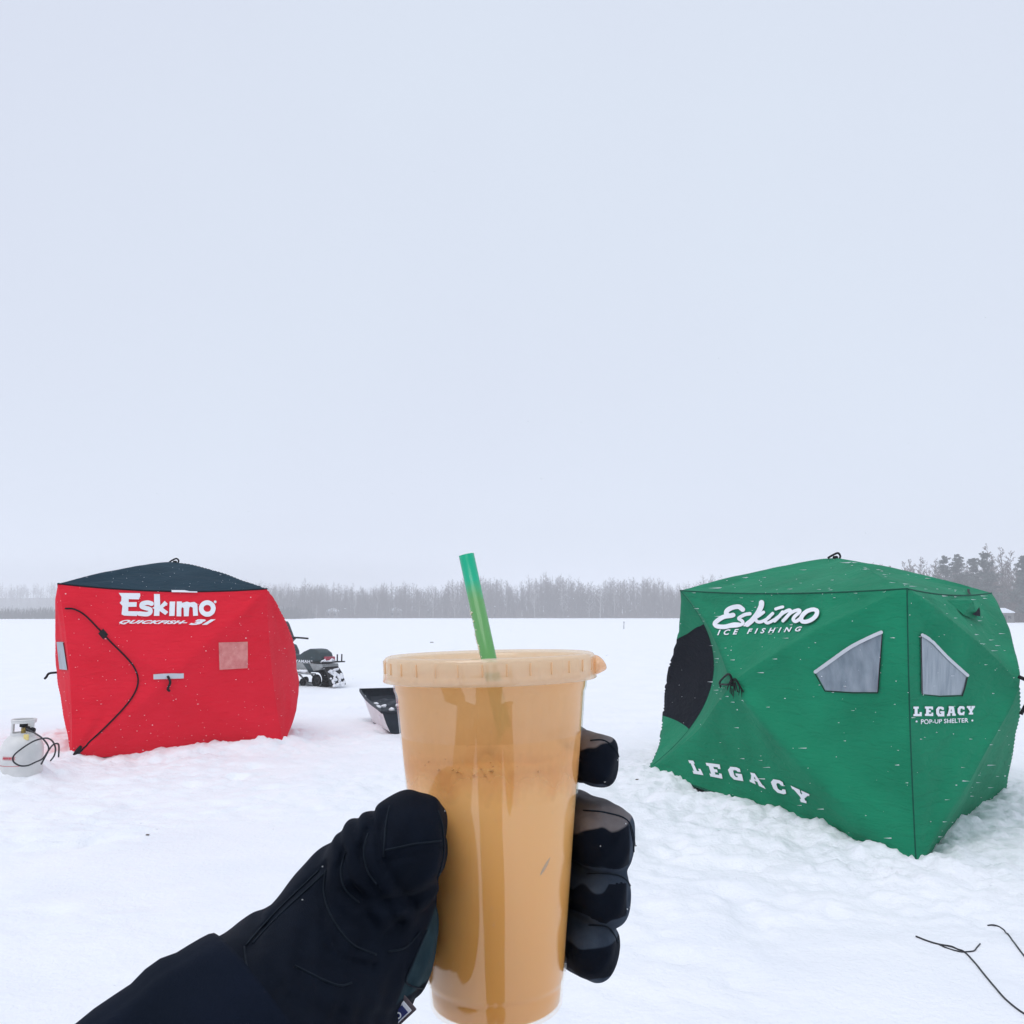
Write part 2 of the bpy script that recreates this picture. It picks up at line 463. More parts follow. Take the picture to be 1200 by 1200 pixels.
# ------------------------------------------------------------------ trees
M_bark = mat('bark', (.165, .13, .115), rough=.9, var=.3, vscale=3)
M_birch = mat('pale_bark', (.42, .40, .38), rough=.85, var=.3, vscale=4)
M_pine = mat('pine_needles', (.055, .075, .06), rough=.8, col2=(.14, .16, .145), vscale=1.2)
M_shrub = mat('dead_reeds', (.085, .075, .062), rough=.9, var=.3, vscale=.5)

def segs_to_mesh(A, B, ra, rb):
    """tapered 3-sided sticks (numpy arrays)"""
    A = np.asarray(A, float); B = np.asarray(B, float); d = B - A
    d /= np.linalg.norm(d, axis=1, keepdims=True) + 1e-9
    ref = np.where(np.abs(d[:, 2:3]) < .9, np.array([[0, 0, 1.0]]), np.array([[1.0, 0, 0]]))
    u = np.cross(d, ref); u /= np.linalg.norm(u, axis=1, keepdims=True) + 1e-9; w = np.cross(d, u)
    vs = []
    for P, r in ((A, ra), (B, rb)):
        for k in range(3):
            a = 2 * math.pi * k / 3; vs.append(P + (u * math.cos(a) + w * math.sin(a)) * np.asarray(r)[:, None])
    V = np.stack(vs, 1); n_ = len(A); base = (np.arange(n_) * 6)[:, None]
    Q = np.concatenate([base + np.array([[k, (k + 1) % 3, 3 + (k + 1) % 3, 3 + k]]) for k in range(3)], 0)
    return V.reshape(-1, 3), Q
def bare_tree(rs, h, n1=26, n2=5, n3=3, spread_=.33, low=.25):
    A, B, ra, rb = [], [], [], []
    lean = rs.uniform(-.04, .04, 2); r0 = h * .011 + .02
    k = 6; pts = [np.array([0, 0, 0.0])]
    for i in range(1, k + 1):
        z = h * i / k; pts.append(np.array([lean[0] * z + rs.normal(0, .05), lean[1] * z + rs.normal(0, .05), z]))
    for i in range(k):
        A.append(pts[i]); B.append(pts[i + 1]); ra.append(r0 * (1 - i / k) + .015); rb.append(r0 * (1 - (i + 1) / k) + .015)
    for i in range(n1):
        t = low + (1 - low) * (i + rs.random()) / n1; f = t * k; j = min(int(f), k - 1); p = pts[j] + (pts[j + 1] - pts[j]) * (f - j)
        az = rs.uniform(0, 6.283); L_ = h * spread_ * (1.05 - t) ** .7 * rs.uniform(.6, 1.2)
        el = rs.uniform(.5, 1.15); d = np.array([math.cos(az) * math.cos(el), math.sin(az) * math.cos(el), math.sin(el)])
        e = p + d * L_; br = r0 * (1 - t) * .45 + .018
        A.append(p); B.append(e); ra.append(br); rb.append(.012)
        for q_ in range(n2):
            s = rs.uniform(.25, 1); a = p + d * L_ * s; d2 = d + rs.normal(0, .45, 3); d2[2] += .25; d2 /= np.linalg.norm(d2)
            l2 = L_ * rs.uniform(.25, .5); b = a + d2 * l2
            A.append(a); B.append(b); ra.append(.026); rb.append(.013)
            for w_ in range(n3):
                s2 = rs.uniform(.2, 1); a2 = a + d2 * l2 * s2; d3 = d2 + rs.normal(0, .5, 3); d3 /= np.linalg.norm(d3)
                A.append(a2); B.append(a2 + d3 * l2 * rs.uniform(.3, .7)); ra.append(.019); rb.append(.011)
    return np.array(A), np.array(B), np.array(ra), np.array(rb)
def needle_cloud(rs, centres, rad, per, size):
    """many small leaf-sized quads around the given centres"""
    C = np.repeat(np.array(centres), per, 0); Rr = np.repeat(np.array(rad), per)[:, None]
    P = C + rs.normal(0, .42, C.shape) * Rr * np.array([1, 1, .45])
    a = rs.normal(0, 1, P.shape); a[:, 2] *= .5; a /= np.linalg.norm(a, axis=1, keepdims=True)
    b = rs.normal(0, 1, P.shape); b -= a * (a * b).sum(1, keepdims=True); b /= np.linalg.norm(b, axis=1, keepdims=True)
    s = size * rs.uniform(.5, 1.3, (len(P), 1))
    V = np.stack([P - a * s - b * s * .4, P + a * s - b * s * .4, P + a * s + b * s * .4, P - a * s + b * s * .4], 1).reshape(-1, 3)
    return V, np.arange(len(V)).reshape(-1, 4)
def pine_parts(rs, h, wide=.22, layers=16, low=.18):
    A = [np.array([0, 0, 0.])]; B = [np.array([0, 0, h])]; ra = [h * .014 + .03]; rb = [.02]; C = []; rd_ = []
    for i in range(layers):
        t = low + (1 - low) * i / layers; z = t * h; w = h * wide * (1 - t) ** .75 * rs.uniform(.65, 1.2) + .15
        m_ = int(rs.integers(2, 6)); z += rs.normal(0, .25)
        for k in range(m_):
            az = rs.uniform(0, 6.283); L_ = w * rs.uniform(.45, 1.45); d = np.array([math.cos(az), math.sin(az), rs.uniform(0, .5)])
            A.append(np.array([0, 0, z])); B.append(np.array([0, 0, z]) + d * L_); ra.append(.05 * (1 - t) + .02); rb.append(.012)
            for s in (.35, .6, .85, 1.05): C.append(np.array([0, 0, z]) + d * L_ * s + rs.normal(0, .12, 3) + np.array([0, 0, .25 * s])); rd_.append((.22 * w + .16) * rs.uniform(.6, 1.3))
    C.append(np.array([0, 0, h])); rd_.append(.15)
    return (np.array(A), np.array(B), np.array(ra), np.array(rb)), C, rd_

# far shore: one mass of bare woods, two thousand stems deep
def forest(name, spots, mats, seed, kinds=10):
    rs = np.random.default_rng(seed); protos = []
    for i in range(kinds): protos.append(segs_to_mesh(*bare_tree(rs, 1.0 * 10, n1=24, n2=5, n3=1, low=.12 + .3 * rs.random(), spread_=rs.uniform(.2, .36))))
    VV = []; QQ = []; MI = []; k = 0
    for (x, y, z, h, birch) in spots:
        V, Q = protos[rs.integers(kinds)]; a = rs.uniform(0, 6.28); c, s = math.cos(a), math.sin(a); f = h / 10
        P = V * f; P = np.stack([P[:, 0] * c - P[:, 1] * s + x, P[:, 0] * s + P[:, 1] * c + y, P[:, 2] + z], 1)
        VV.append(P); QQ.append(Q + k); MI.append(np.full(len(Q), birch, np.int32)); k += len(P)
    o = fast_mesh(name, np.concatenate(VV), np.concatenate(QQ), mats)
    o.data.polygons.foreach_set('material_index', np.concatenate(MI)); return tag(o, kind='stuff')
rs = np.random.default_rng(5); sp = []
for i in range(2300):
    u = rs.random(); y = 292 + 45 * rs.random() ** 1.3; x = -115 + 360 * u
    h = 9.3 + 2.6 * vn(x * .07, 3.3, 9) * 2 + 2.0 * vn(x * .31, 1.3, 19) + rs.normal(0, 1.3) - .012 * max(0, -x - 40) * 2
    sp.append((x, y, 0, max(5, h + (y - 292) * .05), int(rs.random() < .07)))
forest('bare_woods', sp, [M_bark, M_birch], 11)
# the darker, thicket-like foot of the woods and the reeds along the left shore
def thicket(name, x0, x1, y0, y1, n_, hlo, hhi, m, seed):
    rs = np.random.default_rng(seed); X_ = rs.uniform(x0, x1, n_); Y_ = rs.uniform(y0, y1, n_)
    A = np.stack([X_, Y_, np.full(n_, -.2)], 1); h = rs.uniform(hlo, hhi, n_) * (1 + .5 * vn(X_ * .12, Y_ * .1, 5))
    B = A + np.stack([rs.normal(0, .25, n_) * h * .4, rs.normal(0, .25, n_) * h * .4, h], 1)
    V, Q = segs_to_mesh(A, B, np.full(n_, .10), np.full(n_, .03)); o = fast_mesh(name, V, Q, m); return tag(o, kind='stuff')
thicket('shore_thicket', -120, 260, 288, 335, 15000, 1.5, 6.0, M_bark, 3)
thicket('shore_reeds', -230, -60, 250, 275, 9000, 1.6, 3.6, M_shrub, 4)
# wooded hill far off to the left
hv = []; hxs = np.linspace(-520, 60, 60); hys = np.linspace(470, 760, 20)
HXm, HYm = np.meshgrid(hxs, hys, indexing='ij')
def hillz(x, y): return 13 * np.clip((y - 470) / 120, 0, 1) * np.clip((-40 - x) / 90, 0, 1) * (.85 + .5 * vn(x * .012, y * .004, 8)) - .4
HZm = hillz(HXm, HYm); ix = np.arange(HXm.size).reshape(HXm.shape)
qq = np.stack([ix[:-1, :-1], ix[1:, :-1], ix[1:, 1:], ix[:-1, 1:]], -1).reshape(-1, 4)
tag(fast_mesh('hill', np.stack([HXm, HYm, HZm], -1).reshape(-1, 3), qq, M_shrub), kind='structure')
rs = np.random.default_rng(8); sp = []
for i in range(900):
    x = rs.uniform(-420, -60); y = rs.uniform(475, 640); sp.append((x, y, float(hillz(x, y)), rs.uniform(7, 11), int(rs.random() < .05)))
forest('hill_woods', sp, [M_bark, M_birch], 12, 6)

# right shore, nearer: trees one can tell apart.  (x in photo, top y in photo, Y, kind)
RT = [
 (1041, 664, 205, 'bare', 'thin bare tree showing its tip just above the green roof'),
 (1057, 659, 190, 'bare', 'low bare tree, leftmost of the hazy trees behind the green shelter'),
 (1068, 656, 182, 'bare', 'slender bare tree left of the pair of pines behind the green roof'),
 (1079, 654, 176, 'bare', 'wide bare twiggy tree directly left of the paired pines'),
 (1106, 652, 168, 'pine', 'ragged hazy pine on the left of a close pair above the green roof'),
 (1121, 651, 170, 'pine', 'upright hazy pine on the right of a close pair above the green roof'),
 (1093, 657, 175, 'bare', 'bare tree filling the gap before the paired pines'),
 (1134, 664, 178, 'bare', 'short bare tree in the dip between the pines'),
 (1140, 656, 160, 'pine', 'small pine leaning against the left side of the tallest pine'),
 (1152, 647, 155, 'pine', 'broad tallest pine above the right corner of the green roof'),
 (1154, 640, 163, 'bare', 'bare crown rising out of the top of the tallest pine'),
 (1164, 652, 165, 'bare', 'bare tree immediately right of the tallest pine'),
 (1176, 643, 158, 'bare', 'tall bare tree forking near the right edge of the woods'),
 (1185, 647, 160, 'bare', 'bare tree with fine upright twigs beside the last pine'),
 (1197, 652, 150, 'pine', 'dark pine cut by the right edge of the picture'),
 (1190, 664, 172, 'bare', 'lower bare tree half hidden behind the last pine'),
]
SNOWB = mat('tree_snow', (.8, .83, .88), rough=.8, spec=.2)
for i, (px, ty, Y, kind, lab) in enumerate(RT):
    rs = np.random.default_rng(100 + i); top = at(px, ty, Y); h = top.z + .3
    nm = 'pine_tree' if kind == 'pine' else 'bare_tree'
    t = thing(nm, (top.x, Y, -.3), lab, 'tree', 'hazy trees on the near right shore')
    org = np.array([top.x, Y, -.3])
    if kind == 'pine':
        sg, C, rr = pine_parts(rs, h, wide=.20 + .05 * rs.random(), layers=24, low=.15)
        V, Q = segs_to_mesh(*sg); fast_mesh('trunk', V + org, Q, M_bark, parent=t)
        V, Q = needle_cloud(rs, C, rr, 36, .13); fast_mesh('crown', V + org, Q, M_pine, parent=t)
    else:
        A, B, ra, rb = bare_tree(rs, h, n1=34, n2=6, n3=4, spread_=.26, low=.18)
        V, Q = segs_to_mesh(A[:6], B[:6], ra[:6], rb[:6]); fast_mesh('trunk', V + org, Q, M_bark, parent=t)
        V, Q = segs_to_mesh(A[6:], B[6:], ra[6:] * 1.5, rb[6:] * 1.6); fast_mesh('crown', V + org, Q, M_bark, parent=t)
thicket('near_shore_thicket', 62, 140, 152, 190, 5200, 1.5, 6.5, M_bark, 6)
rs = np.random.default_rng(21); sp = []
for i in range(420):
    y = rs.uniform(172, 215); x = rs.uniform(.40, .80) * y; sp.append((x, y, 0, 8.6 + 2.6 * rs.random() + (x / y - .42) * 6, int(rs.random() < .08)))
forest('near_shore_woods', sp, [M_bark, M_birch], 14, 6)

# cabins on the shore
M_cab = mat('cabin_wall', (.16, .15, .14), rough=.9); M_croof = mat('snowy_roof', (.84, .87, .92), rough=.8); M_cwin = mat('dark_pane', (.03, .035, .04), rough=.2)
M_cabw = mat('pale_cabin_wall', (.34, .34, .34), rough=.9)
def cabin(px, py, Y, w, d, h, wall, lab):
    p = at(px, py, Y); p.z = 0
    t = thing('cabin', p, lab, 'cabin', 'cabins on the shore')
    MB().box((p.x, p.y, h / 2 - .1), (w, d, h)).obj('wall', wall, t, smooth=False)
    T = Matrix.Translation(p)
    rp = [(-w / 2 - .12, h - .1), (w / 2 + .12, h - .1), (w / 2 + .12, h + .05), (0, h + w * .24), (-w / 2 - .12, h + .05)]
    MB().prism(rp, -d / 2 - .15, d / 2 + .15, M=T).obj('roof', M_croof, t, smooth=False)
    for s in (-.25, .25): MB().box((p.x + s * w, p.y - d / 2 - .02, h * .5), (w * .16, .06, h * .3)).obj('window', M_cwin, t, smooth=False)
    MB().box((p.x, p.y - d / 2 - .02, h * .38), (w * .13, .07, h * .72)).obj('door', M_cwin, t, smooth=False)
cabin(390, 722, 298, 4.2, 4, 2.3, M_cabw, 'small pale cabin on the far shore between red shelter and straw')
cabin(464, 722, 299, 4, 4, 2.6, M_cabw, 'pale cabin on the far shore just left of the straw')
cabin(330, 722, 300, 4.2, 4, 2.8, M_cab, 'grey snowy roofed cabin in the woods just right of red shelter')
cabin(1170, 722, 150, 3.0, 4, 1.7, M_cab, 'little snow roofed cabin beside the right corner of green shelter')
p0 = at(731, 737, 10); mk = ground_at(731, 737)
M_dark = mat('dark_stick', (.03, .03, .035), rough=.7)
mk = Vector((0, 0, 0)) + on_z(731, 737, 0.0)
m_ = MB(); m_.tube([mk + Vector((0, 0, -.1)), mk + Vector((.03, 0, .62))], [.035, .025], 8); m_.tube([mk + Vector((.03, 0, .6)), mk + Vector((.03, 0, .72))], [.05, .03], 8)
tag(m_.obj('marker_post', M_dark, loc=mk), 'thin dark marker stick standing alone far out on the ice', 'post')

# ------------------------------------------------------------------ shelters
def fabric(name, col, col2=None, rough=.7, sheen=.0):
    m = mat(name, col, rough=rough, spec=.12, col2=col2 or tuple(c * 1.12 for c in col), vscale=2.5, bump=.12, bscale=900, bdist=.001, sheen=sheen)
    n = m.node_tree; b0 = [k for k in n.nodes if k.type == 'BUMP'][0]
    t = [k for k in n.nodes if k.type == 'TEX_COORD'][0]
    mp = n.nodes.new('ShaderNodeMapping'); mp.inputs['Scale'].default_value = (1, 1, 3.5); mp.inputs['Rotation'].default_value = (.3, .5, .2)
    z = n.nodes.new('ShaderNodeTexNoise'); z.inputs['Scale'].default_value = 7; z.inputs['Detail'].default_value = 4; z.inputs['Distortion'].default_value = .8
    b = n.nodes.new('ShaderNodeBump'); b.inputs['Strength'].default_value = .7; b.inputs['Distance'].default_value = .022
    n.links.new(t.outputs['Object'], mp.inputs[0]); n.links.new(mp.outputs[0], z.inputs['Vector'])
    n.links.new(z.outputs['Fac'], b.inputs['Height']); n.links.new(b.outputs[0], b0.inputs['Normal'])
    return m
M_red = fabric('red_fabric', (.72, .007, .026), (.78, .011, .034))
M_green = fabric('green_fabric', (.003, .180, .088), (.006, .232, .115))
M_navy = fabric('navy_fabric', (.006, .028, .046), (.012, .040, .062))
M_blackf = fabric('black_fabric', (.0015, .003, .008), (.003, .005, .012), rough=.9)
M_white = mat('white_print', (.80, .82, .86), rough=.55, var=.03)
M_strap = mat('black_strap', (.006, .006, .008), rough=.7, spec=.2)
M_pane = mat('clear_vinyl_pane', (.13, .175, .215), rough=.25, col2=(.25, .30, .345), vscale=14, bump=.6, bscale=18, bdist=.01, stretch=(1, 1, .5), spec=.6)
M_panel = mat('vinyl_pane_right', (.19, .24, .285), rough=.3, col2=(.34, .39, .435), vscale=12, bump=.6, bscale=22, bdist=.01, stretch=(2, 2, .3), spec=.6)
M_pink = mat('red_backed_pane', (.62, .16, .16), rough=.3, col2=(.75, .30, .27), vscale=16, bump=.6, bscale=20, bdist=.01, spec=.6)
M_greyp = mat('grey_tape', (.55, .58, .62), rough=.5, var=.05)

def curve3(a, b, sag, n=48, pw=1.0):
    out = []
    for i in range(n + 1):
        t = i / n; s = 2 * t - 1; w = (1 - s * s) ** pw
        out.append(np.array(a) * (1 - t) + np.array(b) * t + np.array(sag) * w)
    return np.array(out)
def pyr(s, t, mid=1.0, dg=1.45):
    m_ = np.maximum(np.abs(s), np.abs(t)); l = np.minimum(np.abs(s), np.abs(t)); a = np.where(m_ > 1e-6, l / np.maximum(m_, 1e-6), 1.0)
    a = a ** 1.6
    p_mid = 1 - m_ ** mid; p_dg = 1 - m_ ** dg
    return p_mid * (1 - a) + p_dg * a, m_, a
def patch(bot, top, left, right, hub, mid=1.0, dg=1.45, wr=.009, seed=0):
    """Coons patch between four edge curves, pushed out to a hub by crossing poles"""
    n = len(bot) - 1; t = np.linspace(0, 1, n + 1); U, Vv = np.meshgrid(t, t, indexing='ij')
    c00, c10, c01, c11 = bot[0], bot[-1], top[0], top[-1]
    P = (1 - Vv)[..., None] * bot[:, None] + Vv[..., None] * top[:, None] + (1 - U)[..., None] * left[None] + U[..., None] * right[None]
    P -= ((1 - U) * (1 - Vv))[..., None] * c00 + (U * (1 - Vv))[..., None] * c10 + ((1 - U) * Vv)[..., None] * c01 + (U * Vv)[..., None] * c11
    s, tt = 2 * U - 1, 2 * Vv - 1
    p, m_, a = pyr(s, tt, mid, dg)
    ctr = P[n // 2, n // 2].copy(); dirv = np.array(hub) - ctr
    P = P + p[..., None] * dirv
    nn = np.cross(right[0] - left[0], left[-1] - left[0]); nn /= np.linalg.norm(nn); nn *= np.sign(nn @ dirv)
    # soft wrinkles fanning out of the corners and the hub
    ang = np.arctan2(tt, s); w = 0
    for cx, cy in ((-1, -1), (1, -1), (-1, 1), (1, 1)):
        dd = np.hypot(s - cx, tt - cy); aa = np.arctan2(tt - cy, s - cx)
        w = w + vn(aa * 7 + seed, dd * .8 + seed * 3, seed) * np.exp(-(dd / .8) ** 2) * 3.4
    w = w + vn(ang * 9, m_ * 1.5, seed + 5) * 1.2 * m_ + fbm(U * 5, Vv * 6, 3, seed + 9)
    # slack fabric sinks a little between the poles
    P = P + nn * (w * wr * np.clip((1 - m_) * 7, 0, 1))[..., None] * 1.6
    return P
def grid_faces(n, keep=None):
    f = []
    for i in range(n):
        for j in range(n):
            if keep is None or keep((i + .5) / n, (j + .5) / n): f.append((i * (n + 1) + j, (i + 1) * (n + 1) + j, (i + 1) * (n + 1) + j + 1, i * (n + 1) + j + 1))
    return f
def compact(V, F):
    used = sorted({i for f in F for i in f}); mp_ = {k: i for i, k in enumerate(used)}
    return [V[i] for i in used], [tuple(mp_[i] for i in f) for f in F]

def shelter(name, label, B, T, hubs, roofhub, mats, esag, tsag, bsag, cut=None, dgw=1.45, dgr=1.35, mid=1.0):
    """B, T: four hem and four eave corners; hubs: the four wall hubs"""
    ctr = sum((Vector(b) for b in B), Vector()) / 4
    root = thing(name, (ctr.x, ctr.y, 0), label, 'ice fishing shelter')
    N = 56; E = []; TP = []; BT = []
    for i in range(4):
        inw = Vector((ctr.x - B[i].x, ctr.y - B[i].y, 0)).normalized()
        E.append(curve3(B[i], T[i], inw * esag[i], N))
        j = (i + 1) % 4; mi = (B[i] + B[j]) / 2; inn = Vector((ctr.x - mi.x, ctr.y - mi.y, 0)).normalized()
        TP.append(curve3(T[i], T[j], inn * tsag[0] + Vector((0, 0, -tsag[1])), N)); BT.append(curve3(B[i], B[j], inn * bsag, N))
    walls = []
    for i in range(4):
        j = (i + 1) % 4
        P = patch(BT[i], TP[i], E[i], E[j], hubs[i], mid=mid, dg=dgw, seed=i + 3).reshape(-1, 3)
        if cut and i == cut[0]:
            G = P.reshape(N + 1, N + 1, 3); G2 = G.copy()          # slide the rows so the door's hem and head fall on them
            for a in range(N + 1):
                lo_, hi_ = door_rows(a / N); vv = np.interp(np.arange(N + 1), [0, 20, 44, N], [0, lo_, hi_, 1]) * N
                for c in range(3): G2[a, :, c] = np.interp(vv, np.arange(N + 1), G[a, :, c])
            P = G2.reshape(-1, 3)
            a, b = compact(P, grid_faces(N, lambda u, v: not cut[1](u, v))); w1 = obj('wall_panel', a, b, mats[i], root)
            a, b = compact(P, grid_faces(N, cut[1])); w2 = obj('door_area', a, b, cut[2], root); w2['label'] = 'near-black door area'  # near-black wall area between the door's hem and head
            walls += [w1, w2]
        else: walls.append(obj('wall_panel', P, grid_faces(N), mats[i], root))
    rl = TP[3][::-1]; rr_ = TP[1]
    P = patch(TP[0], TP[2][::-1], rl, rr_, roofhub, mid=mid * .98, dg=dgr, seed=9).reshape(-1, 3)
    roof = obj('roof_panel', P, grid_faces(N), mats[4], root)
    return root, walls, roof, E, TP, BT
def seam_tube(name, curves, r, m, parent, lift=None):
    k = MB()
    for c in curves: k.tube([Vector(p) for p in c], r, 6)
    return k.obj(name, m, parent)

# --- green
def top_of(b, px, py, extra=0): return at(px, py, b.y + extra)
GT = [top_of(GB[0], 797, 692, .10), top_of(GB[1], 1063, 690, .05), top_of(GB[2], 1162, 695, .0)]
GT.append(GT[0] + GT[2] - GT[1])
gc = sum(GT, Vector()) / 4; 
def outhub(i, B, T, amt, dz=0.0):
    j = (i + 1) % 4; m_ = (B[i] + B[j] + T[i] + T[j]) / 4; c = sum(B, Vector()) / 4
    o = Vector((T[i].y - T[j].y, T[j].x - T[i].x, 0)).normalized()
    if o.dot(Vector((m_.x - c.x, m_.y - c.y, 0))) < 0: o = -o
    return m_ + o * amt + Vector((0, 0, dz))
# wall order: 0 front-left (B0,B1), 1 right (B1,B2), 2 back, 3 left (B3,B0)
gm = (GB[0] + GB[1] + GT[0] + GT[1]) / 4
ghub0 = at(858, 801, gm.y - .45 + .38)
ghubs = [ghub0, outhub(1, GB, GT, .50), outhub(2, GB, GT, .45), outhub(3, GB, GT, .42)]
g1 = at(1194, 803, ghubs[1].y); ghubs[1] = g1
ghubs[3] = at(781, 800, ghubs[3].y)
groof = at(979, 654, gc.y - .05)
def door_cut(u, v): return 20 / 56 < v < 44 / 56 and u > .3
def door_rows(u): return (.37 - .14 * u ** 2, .81 - .30 * (1 - u) ** 1.3)
green, gw, groofo, GE, GTP, GBT = shelter('ice_shelter', 'green pop-up ice shelter with white lettering, grey windows and dark door', GB, GT, ghubs, groof,
    [M_green] * 5, [.46, .03, .04, .1], (.02, .03), .05, cut=(3, door_cut, M_blackf), dgw=1.42, mid=.98)
gb = bvh_of(gw + [groofo])

# --- red
RT_ = [at(68, 684, RB[0].y + .02), at(313, 690, RB[1].y + .02)]
RT_ += [RT_[1] + rn * 2.05, RT_[0] + rn * 2.05]
rhubs = [at(197, 797, (RB[0].y + RB[1].y) / 2 - .20), outhub(1, RB, RT_, .38), outhub(2, RB, RT_, .4), outhub(3, RB, RT_, .30)]
rhubs[3] = at(67, 788, rhubs[3].y); rhubs[1] = at(347, 783, rhubs[1].y)
rc = sum(RT_, Vector()) / 4
rroof = at(205, 659, rc.y)
red, rw, rroofo, RE, RTP, RBT = shelter('ice_shelter', 'red pop-up ice shelter with dark navy roof and white lettering', RB, RT_, rhubs, rroof,
    [M_red] * 4 + [M_navy], [.06, .05, .05, .05], (.0, .055), .03, dgr=1.5, dgw=1.8, mid=1.3)
rb_ = bvh_of(rw + [rroofo])

# seams along the edges and the eaves
M_seam = fabric('dark_green_binding', (.002, .075, .045))
seam_tube('seam', [GE[1][:, :]], .0045, M_seam, green); seam_tube('seam', [GTP[0], GTP[1]], .006, M_seam, green); seam_tube('seam', [GE[0]], .004, M_seam, green)
seam_tube('eave_piping', [RTP[0], RTP[3], RTP[1]], .009, M_blackf, red)
# hub caps
def hubcap(p, nrm, parent, r=.035, strap=None):
    k = MB(); nrm = Vector(nrm).normalized(); k.tube([p - nrm * .02, p + nrm * .012, p + nrm * .02], [r, r, r * .6], 14); o = k.obj('hub_cap', M_strap, parent)
    return o
def strap(pts, w, parent, name='pull_strap', m=None):
    return MB().tube(catmull(pts, 6), w, 6).obj(name, m or M_strap, parent)
n_ = Vector((-.55, -.83, 0))
c0 = hit(gb, 858, 801, .0)
hubcap(c0, n_, green, .022)
P_ = lambda b, x, y, o=.02: hit(b, x, y, o)
strap([P_(gb, 847, 805, .02), P_(gb, 851, 799, .05), P_(gb, 858, 795, .05), P_(gb, 861, 798, .02)], .009, green)
strap([P_(gb, 861, 798, .02), P_(gb, 859, 802, .04), P_(gb, 852, 804, .05), P_(gb, 847, 806, .02)], .008, green)
k = MB()
for i in range(9):
    a = 855 + i * 2.2; k.tube([P_(gb, 858 + i * .8, 796 + (i % 2), .012), P_(gb, a, 803 + (i % 3) * 3 + 3, .016), P_(gb, a - 1 + (i % 3), 809 + (i % 4) * 3, .012)], [.004, .005, .002], 5)
k.obj('hub_tatter', M_strap, green)
hr = ghubs[1]; strap([hr + Vector((.0, 0, .06)), hr + Vector((.06, -.05, .02)), hr + Vector((.10, -.06, -.03)), hr + Vector((.04, -.02, -.12)), hr + Vector((0, 0, -.2))], .013, green)
for (rt, par) in ((groof, green), (rroof, red)):
    hubcap(rt + Vector((0, 0, .0)), (0, 0, 1), par, .025)
    strap([rt + Vector((-.07, 0, -.0)), rt + Vector((-.03, -.01, .025)), rt + Vector((.02, -.01, .045)), rt + Vector((.045, 0, .02)), rt + Vector((.035, 0, -.01))], .010, par)
hl = rhubs[3]; a = at(66, 788, hl.y)
strap([a + Vector((.02, 0, .0)), a + Vector((-.07, -.02, -.01)), a + Vector((-.10, -.02, -.05)), a + Vector((-.12, -.02, -.07))], .013, red)

# windows, green
def pane(name, px, bvh, m, parent, off, cell=6, thick=True): 
    v, f = poly2([px]); a, b = lay(v, f, bvh, off, cell); return obj(name, a, b, m, parent, smooth=True)
W1 = [(956, 787), (975, 775), (1000, 758), (1034, 742), (1033, 770), (1030, 811), (1000, 811), (968, 809)]
W2 = [(1078, 743), (1092, 752), (1110, 770), (1132, 791), (1129, 806), (1126, 814), (1100, 815), (1079, 813)]
w_ = pane('window', W1, gb, M_pane, green, .006)
q = Print(gb, .012, cell=6).add(ribbon([(957, 787), (975, 774), (1000, 757), (1034, 741)], 4.2)); q.obj('window_trim', M_greyp, w_)
q = Print(gb, .010, cell=8).add(ribbon([(1035, 744), (1033, 770), (1030, 811)], 1.1)).add(ribbon([(1030, 812), (1000, 812), (968, 810), (956, 789)], 1.1, 1)); q.obj('window_binding', M_strap, w_)
w_ = pane('window', W2, gb, M_panel, green, .006)
q = Print(gb, .012, cell=6).add(ribbon([(1079, 744), (1092, 753), (1110, 771), (1132, 791)], 3.6)); q.obj('window_trim', M_greyp, w_)
q = Print(gb, .010, cell=8).add(ribbon([(1132, 793), (1129, 806), (1126, 815)], 1.6, 1)).add(ribbon([(1126, 815), (1100, 816), (1079, 814), (1078, 745)], 1.0, 1)); q.obj('window_binding', M_strap, w_)

# printing, green
q = Print(gb, .008, cell=5)
for l, TL, TR, BR, BL in (('L', (110,150),(172,155),(228,262),(150,250)), ('E', (240,170),(350,182),(368,288),(275,270)), ('G', (392,195),(498,205),(520,305),(425,290)),
        ('A', (560,238),(618,250),(686,362),(568,308)), ('C', (712,285),(815,300),(850,408),(745,380)), ('Y', (872,335),(1005,395),(1003,468),(928,452))):
    f = lambda p: (790 + p[0] / 6.316, 870 + p[1] / 6.316 - 3)
    v, t = poly2(SLAB[l]); q.add((quadmap(v, f(TL), f(TR), f(BR), f(BL), (0, 10, 0, 10)), t))
q.obj('lettering', M_white, green)
q = Print(gb, .009, cell=50)
for l, x0, y0, x1, y1 in (('L',172,195,285,318), ('E',318,195,428,315), ('G',455,195,565,315), ('A',598,190,710,312), ('C',728,188,828,305), ('Y',850,185,950,302)):
    f = lambda x, y: (1053 + x / 10.9, 810 + y / 10.9)
    v, t = poly2(SLAB[l]); q.add((quadmap(v, f(x0, y0), f(x1, y0), f(x1, y1), f(x0, y1), (0, 10, 0, 10)), t))
q.obj('lettering', M_white, green); q = Print(gb, .008, cell=50)
v, t = font2('POP-UP SHELTER', offset=.018, spacing=1.02)
q.add((quadmap(v, (1077.8, 842.8), (1133.6, 841.6), (1133.6, 846.8), (1077.8, 848.2)), t))
for x, y in ((1072.6, 845.3), (1138, 844.4)):
    q.add(([(x + 1.2 * math.cos(a), y + 1.2 * math.sin(a)) for a in [k * .785 for k in range(8)]], [tuple(range(8))]))
q.obj('lettering', M_white, green)
q = Print(gb, .008, step=.0008, cell=6); sc = 7.5
def S_(path, w, closed=False, n=6): q.add(ribbon([(820 + x / sc, 690 + y / sc) for x, y in path], w / sc, n, closed))
S_([(385,185),(352,160),(300,165),(252,190),(240,220),(262,240),(300,233)], 42)
